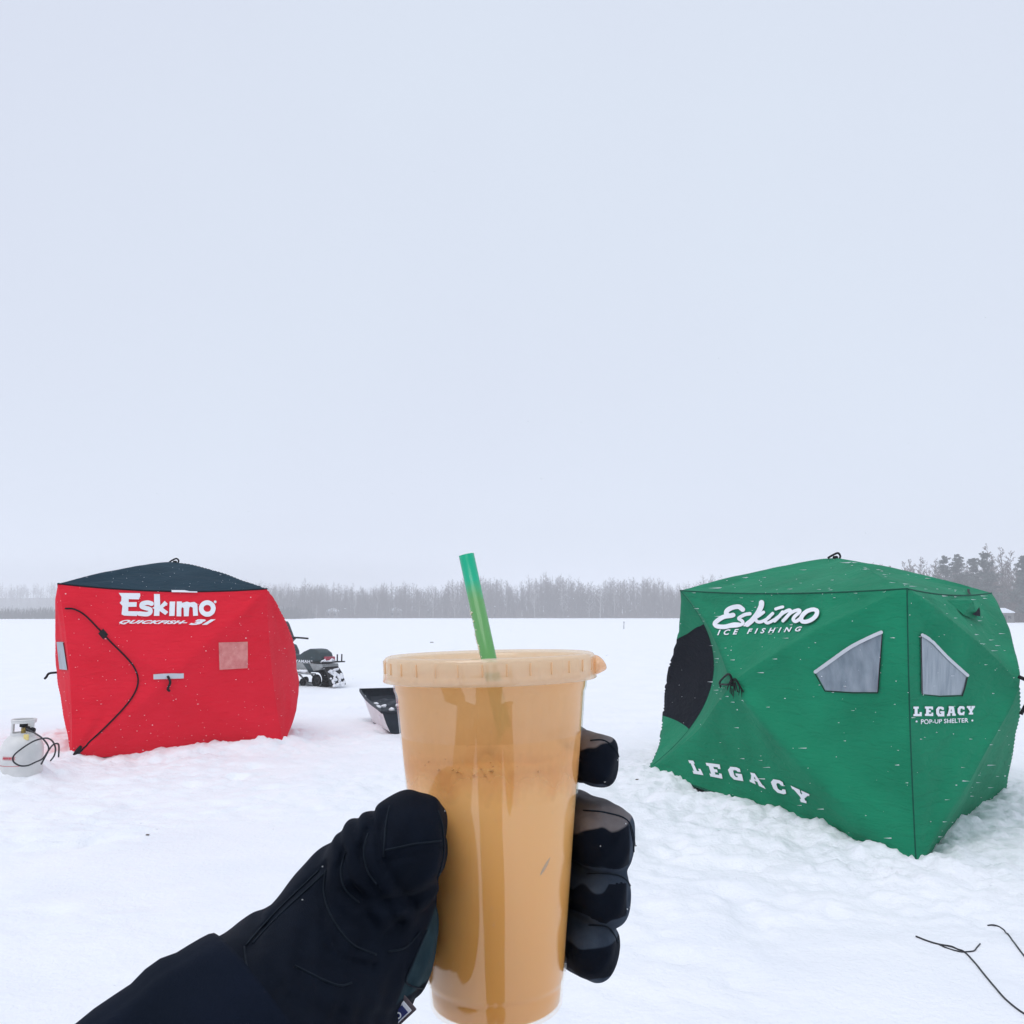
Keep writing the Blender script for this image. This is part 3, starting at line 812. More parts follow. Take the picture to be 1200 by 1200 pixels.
S_([(285,240),(215,252),(155,290),(140,318),(165,335),(230,338),(300,322),(350,320)], 40)
S_([(450,222),(400,232),(352,262),(380,285),(385,310),(345,328),(270,335)], 30)
S_([(553,125),(548,160),(515,225),(470,280),(425,318)], 46); S_([(425,318),(400,330)], 14)
S_([(572,210),(535,238),(495,262)], 28); S_([(500,262),(515,290),(545,296),(590,278),(625,255)], 28)
S_([(655,222),(612,262),(590,290),(612,306),(660,282),(700,252)], 28); S_([(682,184),(712,174),(742,166)], 26)
S_([(742,212),(715,245),(672,290)], 30); S_([(690,275),(740,225),(800,196),(812,215),(780,255),(748,290)], 30)
S_([(765,275),(815,222),(880,196),(893,215),(850,255),(838,282),(862,296),(905,268)], 30)
def oval(cx, cy, a, b, rot): return [(cx + a * math.cos(t) * math.cos(rot) - b * math.sin(t) * math.sin(rot), cy + a * math.cos(t) * math.sin(rot) + b * math.sin(t) * math.cos(rot)) for t in [k * math.pi / 6 for k in range(12)]]
S_(oval(978, 248, 78, 42, -.55) + [oval(978, 248, 78, 42, -.55)[0]], 38, True, 4)
q.obj('logo', M_white, green); q = Print(gb, .008, cell=7)
v, t = font2('ICE FISHING', shear=.25, offset=.03, spacing=1.9)
q.add((quadmap(v, (842, 738.6), (941, 734.8), (939.6, 740.6), (841, 745.2)), t))
q.obj('lettering', M_white, green)
# roof vent hood and small tag
va, vb, vc = P_(gb, 1110, 704, .0), P_(gb, 1141, 716, .0), P_(gb, 1138, 726, .0); vd = P_(gb, 1125, 721, .0)
up = Vector((.1, -.35, .5)).normalized()
V_ = [va, vb, vc, vd, vb + up * .055, vc + up * .05]
obj('vent_hood', [va + up * .005, P_(gb, 1122, 705.5, .05), vb + up * .03, P_(gb, 1141, 726, .03), vc + up * .01, P_(gb, 1127, 721, .01), P_(gb, 1128, 712, .09)], [(0, 1, 6), (1, 2, 6), (6, 2, 3), (0, 6, 5), (6, 3, 4, 5)], M_green, green, smooth=False)
pane('vent_opening', [(1132, 724), (1141, 715), (1141.5, 726), (1136, 726)], gb, M_blackf, green, .05)
pane('tag', [(1133, 693), (1136, 693), (1135.4, 698.5), (1133, 698)], gb, M_strap, green, .02)
# hem skirt edge at the near corner
seam_tube('hem_binding', [GBT[0] + np.array([0, 0, .01])], .008, M_seam, green)

# printing, red
q = Print(rb_, .010, step=.0008, cell=8); s8 = 8.0
f8 = lambda p: (120 + p[0] / s8, 680 + p[1] / s8)
def PG(*loops): v, t = poly2(loops); q.add(([f8(p) for p in v], t))
def RB8(path, w, closed=False, n=6, ends=True): q.add(ribbon([f8(p) for p in path], w / s8, n, closed, ends))
PG([(152,122),(352,124),(354,150),(340,182),(246,180),(246,207),(322,207),(320,250),(242,252),(240,292),(332,292),(324,337),(200,334),(178,322),(186,242),(160,215),(176,195),(178,158)])
RB8([(462,222),(425,212),(375,222),(368,248),(400,262),(445,275),(448,302),(415,320),(345,314)], 42)
PG([(483,132),(537,132),(540,240),(582,196),(612,225),(565,262),(618,300),(588,328),(536,290),(534,336),(483,336),(487,270),(465,262),(487,250)])
PG([(630,203),(682,203),(676,336),(626,338)])
PG([(697,203),(742,203),(745,216),(790,203),(820,212),(860,206),(888,225),(896,336),(850,338),(845,260),(822,250),(812,262),(808,340),(762,340),(758,265),(745,255),(738,270),(736,340),(695,340)])
RB8([(982 + 57 * math.cos(a), 268 + 55 * math.sin(a)) for a in [k * math.pi / 5 for k in range(11)]], 44, True, 5)
PG([(1055 + 13 * math.cos(a), 204 + 13 * math.sin(a)) for a in [k * math.pi / 4 for k in range(8)]])
q.obj('logo', M_white, red); q = Print(rb_, .010, step=.0008, cell=8)
v, t = font2('QUICKFISH-', shear=.4, offset=.055, spacing=1.12); q.add((quadmap(v, f8((172, 374)), f8((806, 380)), f8((790, 418)), f8((146, 416))), t))
v, t = font2('3I', shear=.4, offset=.06, spacing=1.2); q.add((quadmap(v, f8((832, 368)), f8((1062, 368)), f8((1046, 420)), f8((806, 422))), t))
q.obj('lettering', M_white, red)
w_ = pane('window', [(256, 753), (290, 752), (290, 783), (257, 785)], rb_, M_pink, red, .008)
w_ = pane('window', [(67.5, 752), (75, 752), (80, 785), (71, 784)], rb_, M_panel, red, .012, cell=3)
pane('grey_tape_strip', [(180, 790), (215, 789), (215, 795), (180, 796)], rb_, M_greyp, red, .012)
pane('eave_tag', [(201, 693.0), (231, 693.4), (231, 694.8), (201, 694.4)], rb_, M_white, red, .016)
strap([P_(rb_, 196, 793, .03), P_(rb_, 199, 799, .05), P_(rb_, 196, 806, .05), P_(rb_, 198, 809, .03)], .014, red)
zp = [(77, 713), (88, 714), (100, 721), (115, 736), (130, 752), (148, 770), (158, 783), (162, 797), (158, 812), (146, 829), (125, 851), (104, 871), (92, 884)]
zc_ = 0; zc = [p for p in (P_(rb_, p.x, p.y, .008) for p in catmull([(x, y, 0) for x, y in zp], 6)) if p]
MB().tube(zc, .009, 6).obj('door_zip', M_blackf, red)
pane('zip_garage', [(116, 742), (121, 737), (127, 744), (122, 749)], rb_, M_strap, red, .022)
k = MB(); a = P_(rb_, 93, 880, .03); k.tube([a + Vector((-.03, -.01, -.06)), a, a + Vector((.03, -.01, .05))], [.03, .03, .015], 8); k.obj('zip_toggle', M_strap, red)

# ------------------------------------------------------------------ snowmobile (side seen from the rear quarter)
def frame(loc, fwd):
    f = Vector(fwd).normalized(); l = Vector((-f.y, f.x, 0)); M = Matrix(((f.x, l.x, 0, loc.x), (f.y, l.y, 0, loc.y), (0, 0, 1, loc.z), (0, 0, 0, 1)))
    return M
M_plast = mat('dark_plastic', (.022, .035, .042), rough=.42, var=.2)
M_seat = mat('seat_vinyl', (.020, .040, .046), rough=.5, var=.2, bump=.2, bscale=30)
M_tunnel = mat('grey_metal', (.27, .28, .28), rough=.4, metal=.3, var=.2)
M_rubber = mat('black_rubber', (.012, .012, .013), rough=.7)
M_lsnow = mat('loose_snow', (.84, .86, .90), rough=.75, spec=.2, bump=.7, bscale=40, bdist=.02)
M_tail = mat('tail_lens', (.35, .05, .08), rough=.25)
M_glassd = mat('smoked_windshield', (.02, .012, .016), rough=.15)
p = on_z(392, 806, 0.0); fwd = Vector((-.80, .60, 0)).normalized()
p = p + fwd * .12
SM = frame(Vector((p.x, p.y, Hs(p.x, p.y) - .03)), fwd)
sm = thing('snowmobile', SM.translation, 'dark snowmobile caked with snow at the rear, half hidden behind red shelter', 'snowmobile')
MB().prism([(.12,.52),(.10,.60),(.16,.72),(.30,.79),(.48,.80),(.66,.74),(.82,.66),(1.05,.645),(1.3,.68),(1.38,.66),(1.38,.50),(.3,.48)], -.17, .17, SM, .035).obj('seat', M_seat, sm)
MB().prism([(0,.44),(.02,.50),(1.7,.52),(1.75,.34),(1.2,.30),(.45,.32),(.1,.38)], -.215, .215, SM, .01).obj('tunnel', M_tunnel, sm, smooth=False)
MB().prism([(.42,.5),(.62,.5),(.42,.33),(.26,.33)], -.222, .222, SM, .004).obj('side_gusset', M_plast, sm, smooth=False)
k = MB()
for s in (-1, 1): k.box((.95, s * .29, .30), (1.5, .15, .025), SM, .008)
k.obj('running_board', M_tunnel, sm, smooth=False)
# track: a belt with lugs
loop = []
for a in np.linspace(-90, 90, 9): loop.append((1.62 + .13 * math.cos(R(a)), .15 + .13 * math.sin(R(a))))
for a in np.linspace(90, 270, 12): loop.append((.20 + .16 * math.cos(R(a)), .18 + .16 * math.sin(R(a))))
k = MB(); n_ = len(loop)
for i in range(n_):
    (x0, z0), (x1, z1) = loop[i], loop[(i + 1) % n_]
    L_ = math.hypot(x1 - x0, z1 - z0); m_ = max(1, int(L_ / .065))
    for j in range(m_):
        t = (j + .5) / m_; a = math.atan2(z1 - z0, x1 - x0)
        cx, cz = x0 + (x1 - x0) * t, z0 + (z1 - z0) * t
        k.box((0, 0, 0), (L_ / m_ * 1.02, .38, .018), SM @ Matrix.Translation((cx, 0, cz)) @ Matrix.Rotation(-a, 4, 'Y'))
        k.box((0, 0, -.022), (.014, .36, .035), SM @ Matrix.Translation((cx, 0, cz)) @ Matrix.Rotation(-a, 4, 'Y'))
k.obj('track', M_rubber, sm, smooth=False)
for x, r in ((.20, .125), (.62, .075), (1.0, .075), (1.4, .075)):
    for s in (-1, 1):
        T = SM @ Matrix.Translation((x, s * .20, .04 + r)) @ Matrix.Rotation(math.pi / 2, 4, 'X')
        k = MB().lathe([(r, -.02), (r, .02), (r * .82, .024), (r * .80, .008), (r * .3, .008), (r * .28, .03), (.001, .03)], (0, 0, 0), 20, T)
        w = k.obj('bogie_wheel', M_rubber, sm)
        MB().lathe([(r * .80, .010), (r * .74, .026), (r * .60, .026), (r * .56, .010)], (0, 0, 0), 20, T).obj('rim', M_tunnel, w)
k = MB(); 
for s in (-1, 1): k.tube([SM @ Vector((.1, s * .15, .12)), SM @ Vector((.7, s * .15, .07)), SM @ Vector((1.5, s * .15, .07))], .018, 6); k.tube([SM @ Vector((.5, s * .15, .08)), SM @ Vector((.9, s * .15, .33))], .02, 6)
k.obj('slide_rail', M_tunnel, sm)
flap = MB(); flap.prism([(.02,.46),(-.14,.30),(-.24,.08),(-.21,.075),(-.11,.29),(.04,.43)], -.20, .20, SM, .004).obj('snow_flap', M_rubber, sm, smooth=False)
k = MB(); 
for s in (-1, 1): k.tube(catmull([SM @ Vector((.4, s * .2, .53)), SM @ Vector((.0, s * .22, .535)), SM @ Vector((-.22, s * .17, .545)), SM @ Vector((-.27, 0, .55))], 5), .014, 6)
k.tube([SM @ Vector((-.05, -.22, .535)), SM @ Vector((-.05, .22, .535))], .012, 6)
for y in (-.06, .06): k.tube([SM @ Vector((-.25, y, .55)), SM @ Vector((-.25, y, .70))], .016, 6)
k.obj('rear_rack', M_rubber, sm)
MB().box((.05, 0, .60), (.08, .24, .09), SM, .015).obj('tail_light', M_tail, sm)
# caked snow: lumpy field of clumps on flap and rack
def clumps(name, centres, m, parent, seed=0, h=.012, amp=.014, k=.03):
    C = np.array([[*c[:3]] for c in centres]); r = [c[3] for c in centres]
    lo = C.min(0) - max(r) - .03; hi = C.max(0) + max(r) + .03
    def f(X, Y, Z):
        d = None
        for c, q in zip(C, r):
            e = np.sqrt((X - c[0]) ** 2 + (Y - c[1]) ** 2 + ((Z - c[2]) * 1.3) ** 2) - q
            d = e if d is None else smin(d, e, k)
        return d + amp * (np.sin(X * 61 + seed) * np.sin(Y * 53 + 2 * seed) * np.sin(Z * 67) + .6 * np.sin(X * 131 + Z * 40) * np.sin(Y * 117 + Z * 97))
    V, Q = surfnet(f, lo, hi, h); return fast_mesh(name, V, Q, m, parent=parent)
rs = np.random.default_rng(3); cs = []
for i in range(44):
    t = rs.random(); q_ = SM @ Vector((-.03 - .20 * t - .03, rs.uniform(-.19, .19), .42 - .36 * t)); cs.append((*q_, rs.uniform(.020, .042)))
clumps('caked_snow', cs, M_lsnow, sm, 1, .014)
cs = []
for i in range(16): q_ = SM @ Vector((rs.uniform(-.02, .18), rs.uniform(-.18, .18), rs.uniform(.54, .60))); cs.append((*q_, rs.uniform(.02, .045)))
clumps('caked_snow', cs, M_lsnow, sm, 2, .014)
for s in (-1, 1):
    cs = [(*(SM @ Vector((x, s * (.29 + rs.normal(0, .02)), .335 + rs.uniform(0, .012)))), rs.uniform(.028, .048)) for x in np.linspace(.4, 1.5, 40)]
    clumps('caked_snow', cs, M_lsnow, sm, 3, .014, .008)
MB().prism([(1.30,.40),(1.32,.72),(1.42,.86),(1.60,.90),(2.05,.78),(2.45,.56),(2.62,.42),(2.55,.32),(1.7,.30)], -.30, .30, SM, .06).obj('hood', M_plast, sm)
MB().prism([(1.40,.84),(1.50,.84),(1.44,1.02),(1.38,1.0)], -.09, .09, SM, .02).obj('console', M_tunnel, sm)
k = MB(); k.tube(catmull([SM @ Vector((1.14, -.36, .985)), SM @ Vector((1.28, -.26, 1.0)), SM @ Vector((1.40, -.1, 1.01)), SM @ Vector((1.40, .1, 1.01)), SM @ Vector((1.28, .26, 1.0)), SM @ Vector((1.14, .36, .985))], 6), .019, 8); k.obj('handlebar', M_rubber, sm)
MB().prism([(1.36,.98),(1.44,1.04),(1.60,1.30),(1.66,1.36),(1.70,1.33),(1.66,1.10),(1.76,.88),(1.5,.88)], -.22, .22, SM, .02).obj('windshield', M_glassd, sm)
for s in (-1, 1):
    k = MB(); k.tube(catmull([SM @ Vector((1.75, s * .48, .03)), SM @ Vector((2.4, s * .48, .03)), SM @ Vector((2.75, s * .48, .08)), SM @ Vector((2.95, s * .48, .24))], 5), [.035] * 16, 6)
    k.tube([SM @ Vector((2.2, s * .48, .05)), SM @ Vector((2.15, s * .28, .42))], .02, 6); k.obj('ski', M_rubber, sm)
# maker's word along the lower edge of the seat
v, t = font2('YAMAHA', offset=.03, spacing=1.05); xs = [a[0] for a in v]; ys = [a[1] for a in v]; w0, h0 = max(xs), max(ys)
pts = [SM @ Vector((.90 - a[0] / w0 * .56, .1745 if True else 0, .505 + a[1] / h0 * .062)) for a in v]
obj('lettering', pts, t, M_white, sm, smooth=False)
pts = [SM @ Vector((.42 + a[0] / w0 * .52, -.1745, .505 + a[1] / h0 * .062)) for a in v]
obj('lettering', pts, t, M_white, sm, smooth=False)

# ------------------------------------------------------------------ gear sled
sN = on_z(456, 861, 0.0); f = Vector((-.33, .944, 0)).normalized()
zz = Hs(sN.x, sN.y); right = Vector((f.y, -f.x, 0)); so = Vector((sN.x, sN.y, zz - .0)) + right * .34
SL = Matrix(((f.x, right.x, 0, so.x), (f.y, right.y, 0, so.y), (0, 0, 1, so.z), (0, 0, 0, 1)))
M_sledg = mat('grey_sheen_plastic', (.66, .67, .68), rough=.4, col2=(.78, .79, .80), vscale=5)  # grazing reflection on the left side, put into its colour
M_sledb = mat('black_plastic', (.006, .011, .02), rough=.5, spec=.25, col2=(.018, .026, .038), vscale=9)
sled = thing('gear_sled', so, 'black gear sled with grey sheen coloured into its side standing on the snow left of the cup', 'sled')
prof = []  # x, bottom z, rim z, bottom half width, rim half width
for i in range(21):
    x = 1.85 * i / 20; u = max(0, (x - 1.15) / .7); prof.append((x, .30 * u ** 2, .275 + .03 * math.sin(x * 2) + .15 * max(0, (x - .6) / 1.25) ** 1.6, .33 - .04 * u, .43 - .03 * u))
def shell(off):
    V = []
    for (x, zb, zr, wb, wr_) in prof:
        for (y, z) in ((-wr_ + off, zr), (-wr_ * .5 - wb * .5 + off, (zb + zr) / 2), (-wb + off, zb + .03 + off), (-wb + .04 + off, zb + off), (0, zb + off + .012), (wb - .04 - off, zb + off), (wb - off, zb + .03 + off), (wr_ * .5 + wb * .5 - off, (zb + zr) / 2), (wr_ - off, zr)):
            V.append(SL @ Vector((min(max(x, off * 1.0), 1.85 - off), y, z)))
    return V
n9 = 9; Vo = shell(0); Vi = shell(.008); fo = []; fi = []; side = []
for i in range(20):
    for j in range(8):
        q_ = (i * n9 + j, (i + 1) * n9 + j, (i + 1) * n9 + j + 1, i * n9 + j + 1)
        (side if j in (0, 1) else fo).append(q_); fi.append(tuple(a for a in q_[::-1]))
endN = tuple(range(9)); endF = tuple(range(20 * n9, 21 * n9))[::-1]
a, b = compact(Vo, fo + [endN, endF]); hull = obj('hull', a, b, M_sledb, sled, smooth=False)
a, b = compact(Vo, side); obj('side_panel', a, b, M_sledg, sled, smooth=False)
a, b = compact(Vi, fi + [endN[::-1], endF[::-1]]); obj('liner', a, b, M_sledb, sled, smooth=False)
rim = [SL @ Vector((x, -wr_, zr)) for (x, zb, zr, wb, wr_) in prof] + [SL @ Vector((x, wr_, zr)) for (x, zb, zr, wb, wr_) in prof[::-1]]
MB().tube(rim + [rim[0]], .017, 8).obj('rim', M_sledb, sled)
a = SL @ Vector((.22, -.418, .20)); MB().box((.30, -.400, .185), (.12, .012, .035), SL @ Matrix.Rotation(0, 4, 'X'), .002).obj('handle_slot', M_white, sled)
MB().tube([SL @ Vector((1.85, .1, .44)), SL @ Vector((1.86, .22, .45))], .02, 6).obj('tow_bracket', M_white, sled)
rs = np.random.default_rng(9)
# a crumpled dark cover stuffed in, with snow blown over it
def cover(X, Y):
    return .13 + .10 * fbm(X * 2.4, Y * 2.8, 4, 91, .6) + .14 * np.clip((X - .9) / .9, 0, 1)
gxs = np.linspace(.02, 1.62, 60); gys = np.linspace(-.33, .33, 30); A_, B_ = np.meshgrid(gxs, gys, indexing='ij'); Z_ = cover(A_, B_)
Z_ += .03 * np.abs(fbm(A_ * 7, B_ * 7, 3, 95))
V = [SL @ Vector((x, y, z)) for x, y, z in zip(A_.ravel(), B_.ravel(), Z_.ravel())]; ix = np.arange(60 * 30).reshape(60, 30)
qq = np.stack([ix[:-1, :-1], ix[1:, :-1], ix[1:, 1:], ix[:-1, 1:]], -1).reshape(-1, 4)
ct = obj('tarp', V, qq.tolist(), M_sledb, loc=SL.translation); tag(ct, 'crumpled dark tarp stuffed inside the gear sled', 'tarp')
cs = [(*(SL @ Vector((x, y, float(cover(np.array(x), np.array(y))) + .015))), rs.uniform(.02, .055)) for x, y in [(rs.normal(.62, .16), rs.normal(.05, .12)) for _ in range(14)] + [(rs.uniform(.1, 1.5), rs.uniform(-.3, .3)) for _ in range(26)]]
sn = clumps('snow_clumps', cs, M_lsnow, None, 4, .011, .008); tag(sn, kind='stuff')

# ------------------------------------------------------------------ propane tank and hose
M_tank = mat('grey_white_paint', (.60, .60, .59), rough=.4, col2=(.74, .73, .71), vscale=6, bump=.1, bscale=40)
M_brass = mat('brass', (.45, .32, .08), rough=.35, metal=.7); M_yel = mat('yellow_tag', (.75, .60, .22), rough=.6)
M_redp = mat('red_print', (.55, .06, .08), rough=.5); M_hose = mat('hose_rubber', (.010, .010, .014), rough=.45)
tY = 8.35; tb = at(24.5, 905, tY); tb.z = at(24.5, 905, tY).z - .075
tank = thing('propane_tank', tb, 'pale grey propane tank with black hose sunk in snow beside red shelter', 'gas tank')
r_ = .176
tz = Vector((0, 0, .055)); prof_t = [(.001, .0), (r_ * .8, .0), (r_ * .96, .03), (r_, .07), (r_, .19), (r_ * 1.008, .195), (r_, .20), (r_, .275), (r_ * .97, .315), (r_ * .87, .36), (r_ * .66, .40), (r_ * .4, .42), (.001, .427)]
MB().lathe(prof_t, tb, 48).obj('body', M_tank, tank)
tb = tb + tz; k = MB(); cr = .104
for a0, a1, z0, z1 in ((0, 360, .462, .485), (0, 360, .345, .375), (225, 240, .34, .47), (-28, -5, .34, .47), (70, 110, .34, .47), (165, 185, .34, .47)):
    n_ = max(4, int((a1 - a0) / 8)); vs = []; fs = []
    for i in range(n_ + 1):
        a = R(a0 + (a1 - a0) * i / n_)
        for rr in (cr, cr - .006):
            for z in (z0, z1): vs.append(tb + Vector((rr * math.cos(a), rr * math.sin(a), z)))
    for i in range(n_):
        b = i * 4; c = b + 4; fs += [(b, c, c + 1, b + 1), (b + 2, b + 3, c + 3, c + 2), (b + 1, c + 1, c + 3, b + 3), (b, b + 2, c + 2, c)]
    fs += [(0, 1, 3, 2), (n_ * 4, n_ * 4 + 2, n_ * 4 + 3, n_ * 4 + 1)]
    k.add(vs, fs)
k.lathe([(cr, .485), (cr + .006, .490), (cr - .003, .497), (cr - .012, .490), (cr - .006, .485)], tb, 40)
k.obj('collar', M_tank, tank, smooth=False)
k = MB(); k.tube([tb + Vector((0, 0, .36)), tb + Vector((0, 0, .43))], [.022, .018], 10); k.tube([tb + Vector((-.01, 0, .41)), tb + Vector((.09, -.03, .405))], [.016, .02], 10); v_ = k.obj('valve', M_brass, tank)
k = MB(); k.tube([tb + Vector((0, 0, .425)), tb + Vector((0, 0, .45))], .035, 12); k.tube([tb + Vector((.04, -.01, .41)), tb + Vector((.12, -.05, .40))], .023, 10); k.obj('regulator', M_strap, tank)
MB().box(tuple(tb + Vector((.085, -.105, .345))), (.045, .008, .05), None, .002).obj('warning_tag', M_yel, tank)
k = MB()
for z, a0, a1, h_ in ((.098, -150, -62, .004), (.155, -120, -78, .004), (.178, -120, -78, .004)):
    n_ = 16; vs = []; fs = []
    for i in range(n_ + 1):
        a = R(a0 + (a1 - a0) * i / n_)
        for zz_ in (z, z + h_): vs.append(tb + Vector(((r_ + .003) * math.cos(a), (r_ + .003) * math.sin(a), zz_)))
    for i in range(n_): fs.append((2 * i, 2 * i + 2, 2 * i + 3, 2 * i + 1))
    k.add(vs, fs)
for i in range(13):
    a = R(-118 + i * 3.05); 
    for (dx, z, w, h_) in ((0, .162, .006, .013),): k.box(tuple(tb + Vector(((r_ + .002) * math.cos(a), (r_ + .002) * math.sin(a), z + h_ / 2))), (w * (.6 + .5 * (i % 3)), .004, h_ * (.7 if i % 2 else 1)))
k.obj('printed_band', M_redp, tank, smooth=False)
hz = lambda x, y: (x / 8.57, 820 + y / 8.57)
A_ = [(265,290),(330,325),(410,375),(470,440),(488,500),(450,580),(412,650)]
B_ = [(508,612),(545,560),(557,490),(530,420),(480,388),(415,392),(330,420),(220,490),(140,560),(135,620),(200,662),(280,660),(360,625),(430,590),(480,520),(530,455),(575,440),(592,470),(588,575)]
k = MB()
for P, dy in ((A_, .10), (B_, -.02)):
    pts = []
    for i, (x, y) in enumerate(P):
        px, py = hz(x, y); YY = tY - .20 - .05 * math.sin(i * .9) - dy * .3
        if P is A_ and i < 2: YY = tY - (.05, .12)[i]
        pts.append(at(px, py, YY))
    k.tube(catmull(pts, 7), .0072, 8)
k.obj('hose', M_hose, tank)
# snow drifted against its foot
rs = np.random.default_rng(4); cs = []
for i in range(16):
    px = rs.uniform(-4, 52); py = 902 + rs.uniform(0, 6); q_ = at(px, py, tY - .24 + rs.uniform(-.05, .03)); cs.append((*q_, rs.uniform(.02, .05)))

# ------------------------------------------------------------------ cords in the snow
def groundline(pts, r, lifts=None):
    out = []
    for i, (x, y) in enumerate(catmull([(a, b, 0) for a, b in pts], 8) and [(v.x, v.y) for v in catmull([(a, b, 0) for a, b in pts], 8)]):
        g = ground_at(x, y); out.append(g + Vector((0, 0, r * .9)))
    return out
cz = lambda x, y: (1040 + x / 7.5, 1060 + y / 7.5)
k = MB(); k.tube(groundline([cz(*p) for p in [(250,285),(350,325),(450,355),(560,375),(620,400),(680,425),(770,520),(850,620),(950,740),(1050,850),(1200,965),(1350,1030),(1500,1060)]], .0036), .0036, 7)
k.tube(groundline([cz(*p) for p in [(440,352),(500,378),(560,400),(640,420),(700,420),(760,412),(790,378),(815,350)]], .0030), .0030, 7)
c_ = k.obj('cord', M_hose, loc=ground_at(1120, 1115)); tag(c_, 'black cord with a forked end trailing over the snow', 'cord', 'loose cords in the snow')
k = MB(); k.tube(groundline([cz(*p) for p in [(880,190),(930,185),(990,205),(1050,255),(1110,335),(1200,455),(1300,560),(1420,640)]], .0036), .0036, 7)
c_ = k.obj('cord', M_hose, loc=ground_at(1190, 1100)); tag(c_, 'short black cord curving off the right edge, higher than the forked one', 'cord', 'loose cords in the snow')
M_leaf = mat('dead_leaf', (.12, .10, .08), rough=.8)
def bit(px, py, s, lab, m=M_leaf):
    g = ground_at(px, py); rs = np.random.default_rng(int(px)); k = MB()
    V = [g + Vector((s * math.cos(a) * (1 + .4 * rs.random()), s * .5 * math.sin(a), .004 + .35 * s * abs(math.sin(a * 2)))) for a in np.linspace(0, 6.28, 9)[:-1]]
    k.add(V + [v_ + Vector((0, 0, -.003)) for v_ in V], [tuple(range(8)), tuple(range(8, 16))[::-1]] + [(i, i + 8, (i + 1) % 8 + 8, (i + 1) % 8) for i in range(8)])
    tag(k.obj('leaf_scrap', m, loc=g, smooth=False), lab, 'leaf', 'scraps on the snow')
bit(173, 979, .012, 'small brown leaf scrap on open snow above the sleeve')
bit(747, 914, .014, 'tiny dark scrap on the snow between fingertips and green shelter')
bit(506, 753, .09, 'dark scrap on the far snow just above the cup lid')
bit(745, 992, .006, 'tiny speck of bark beside the middle fingertip')

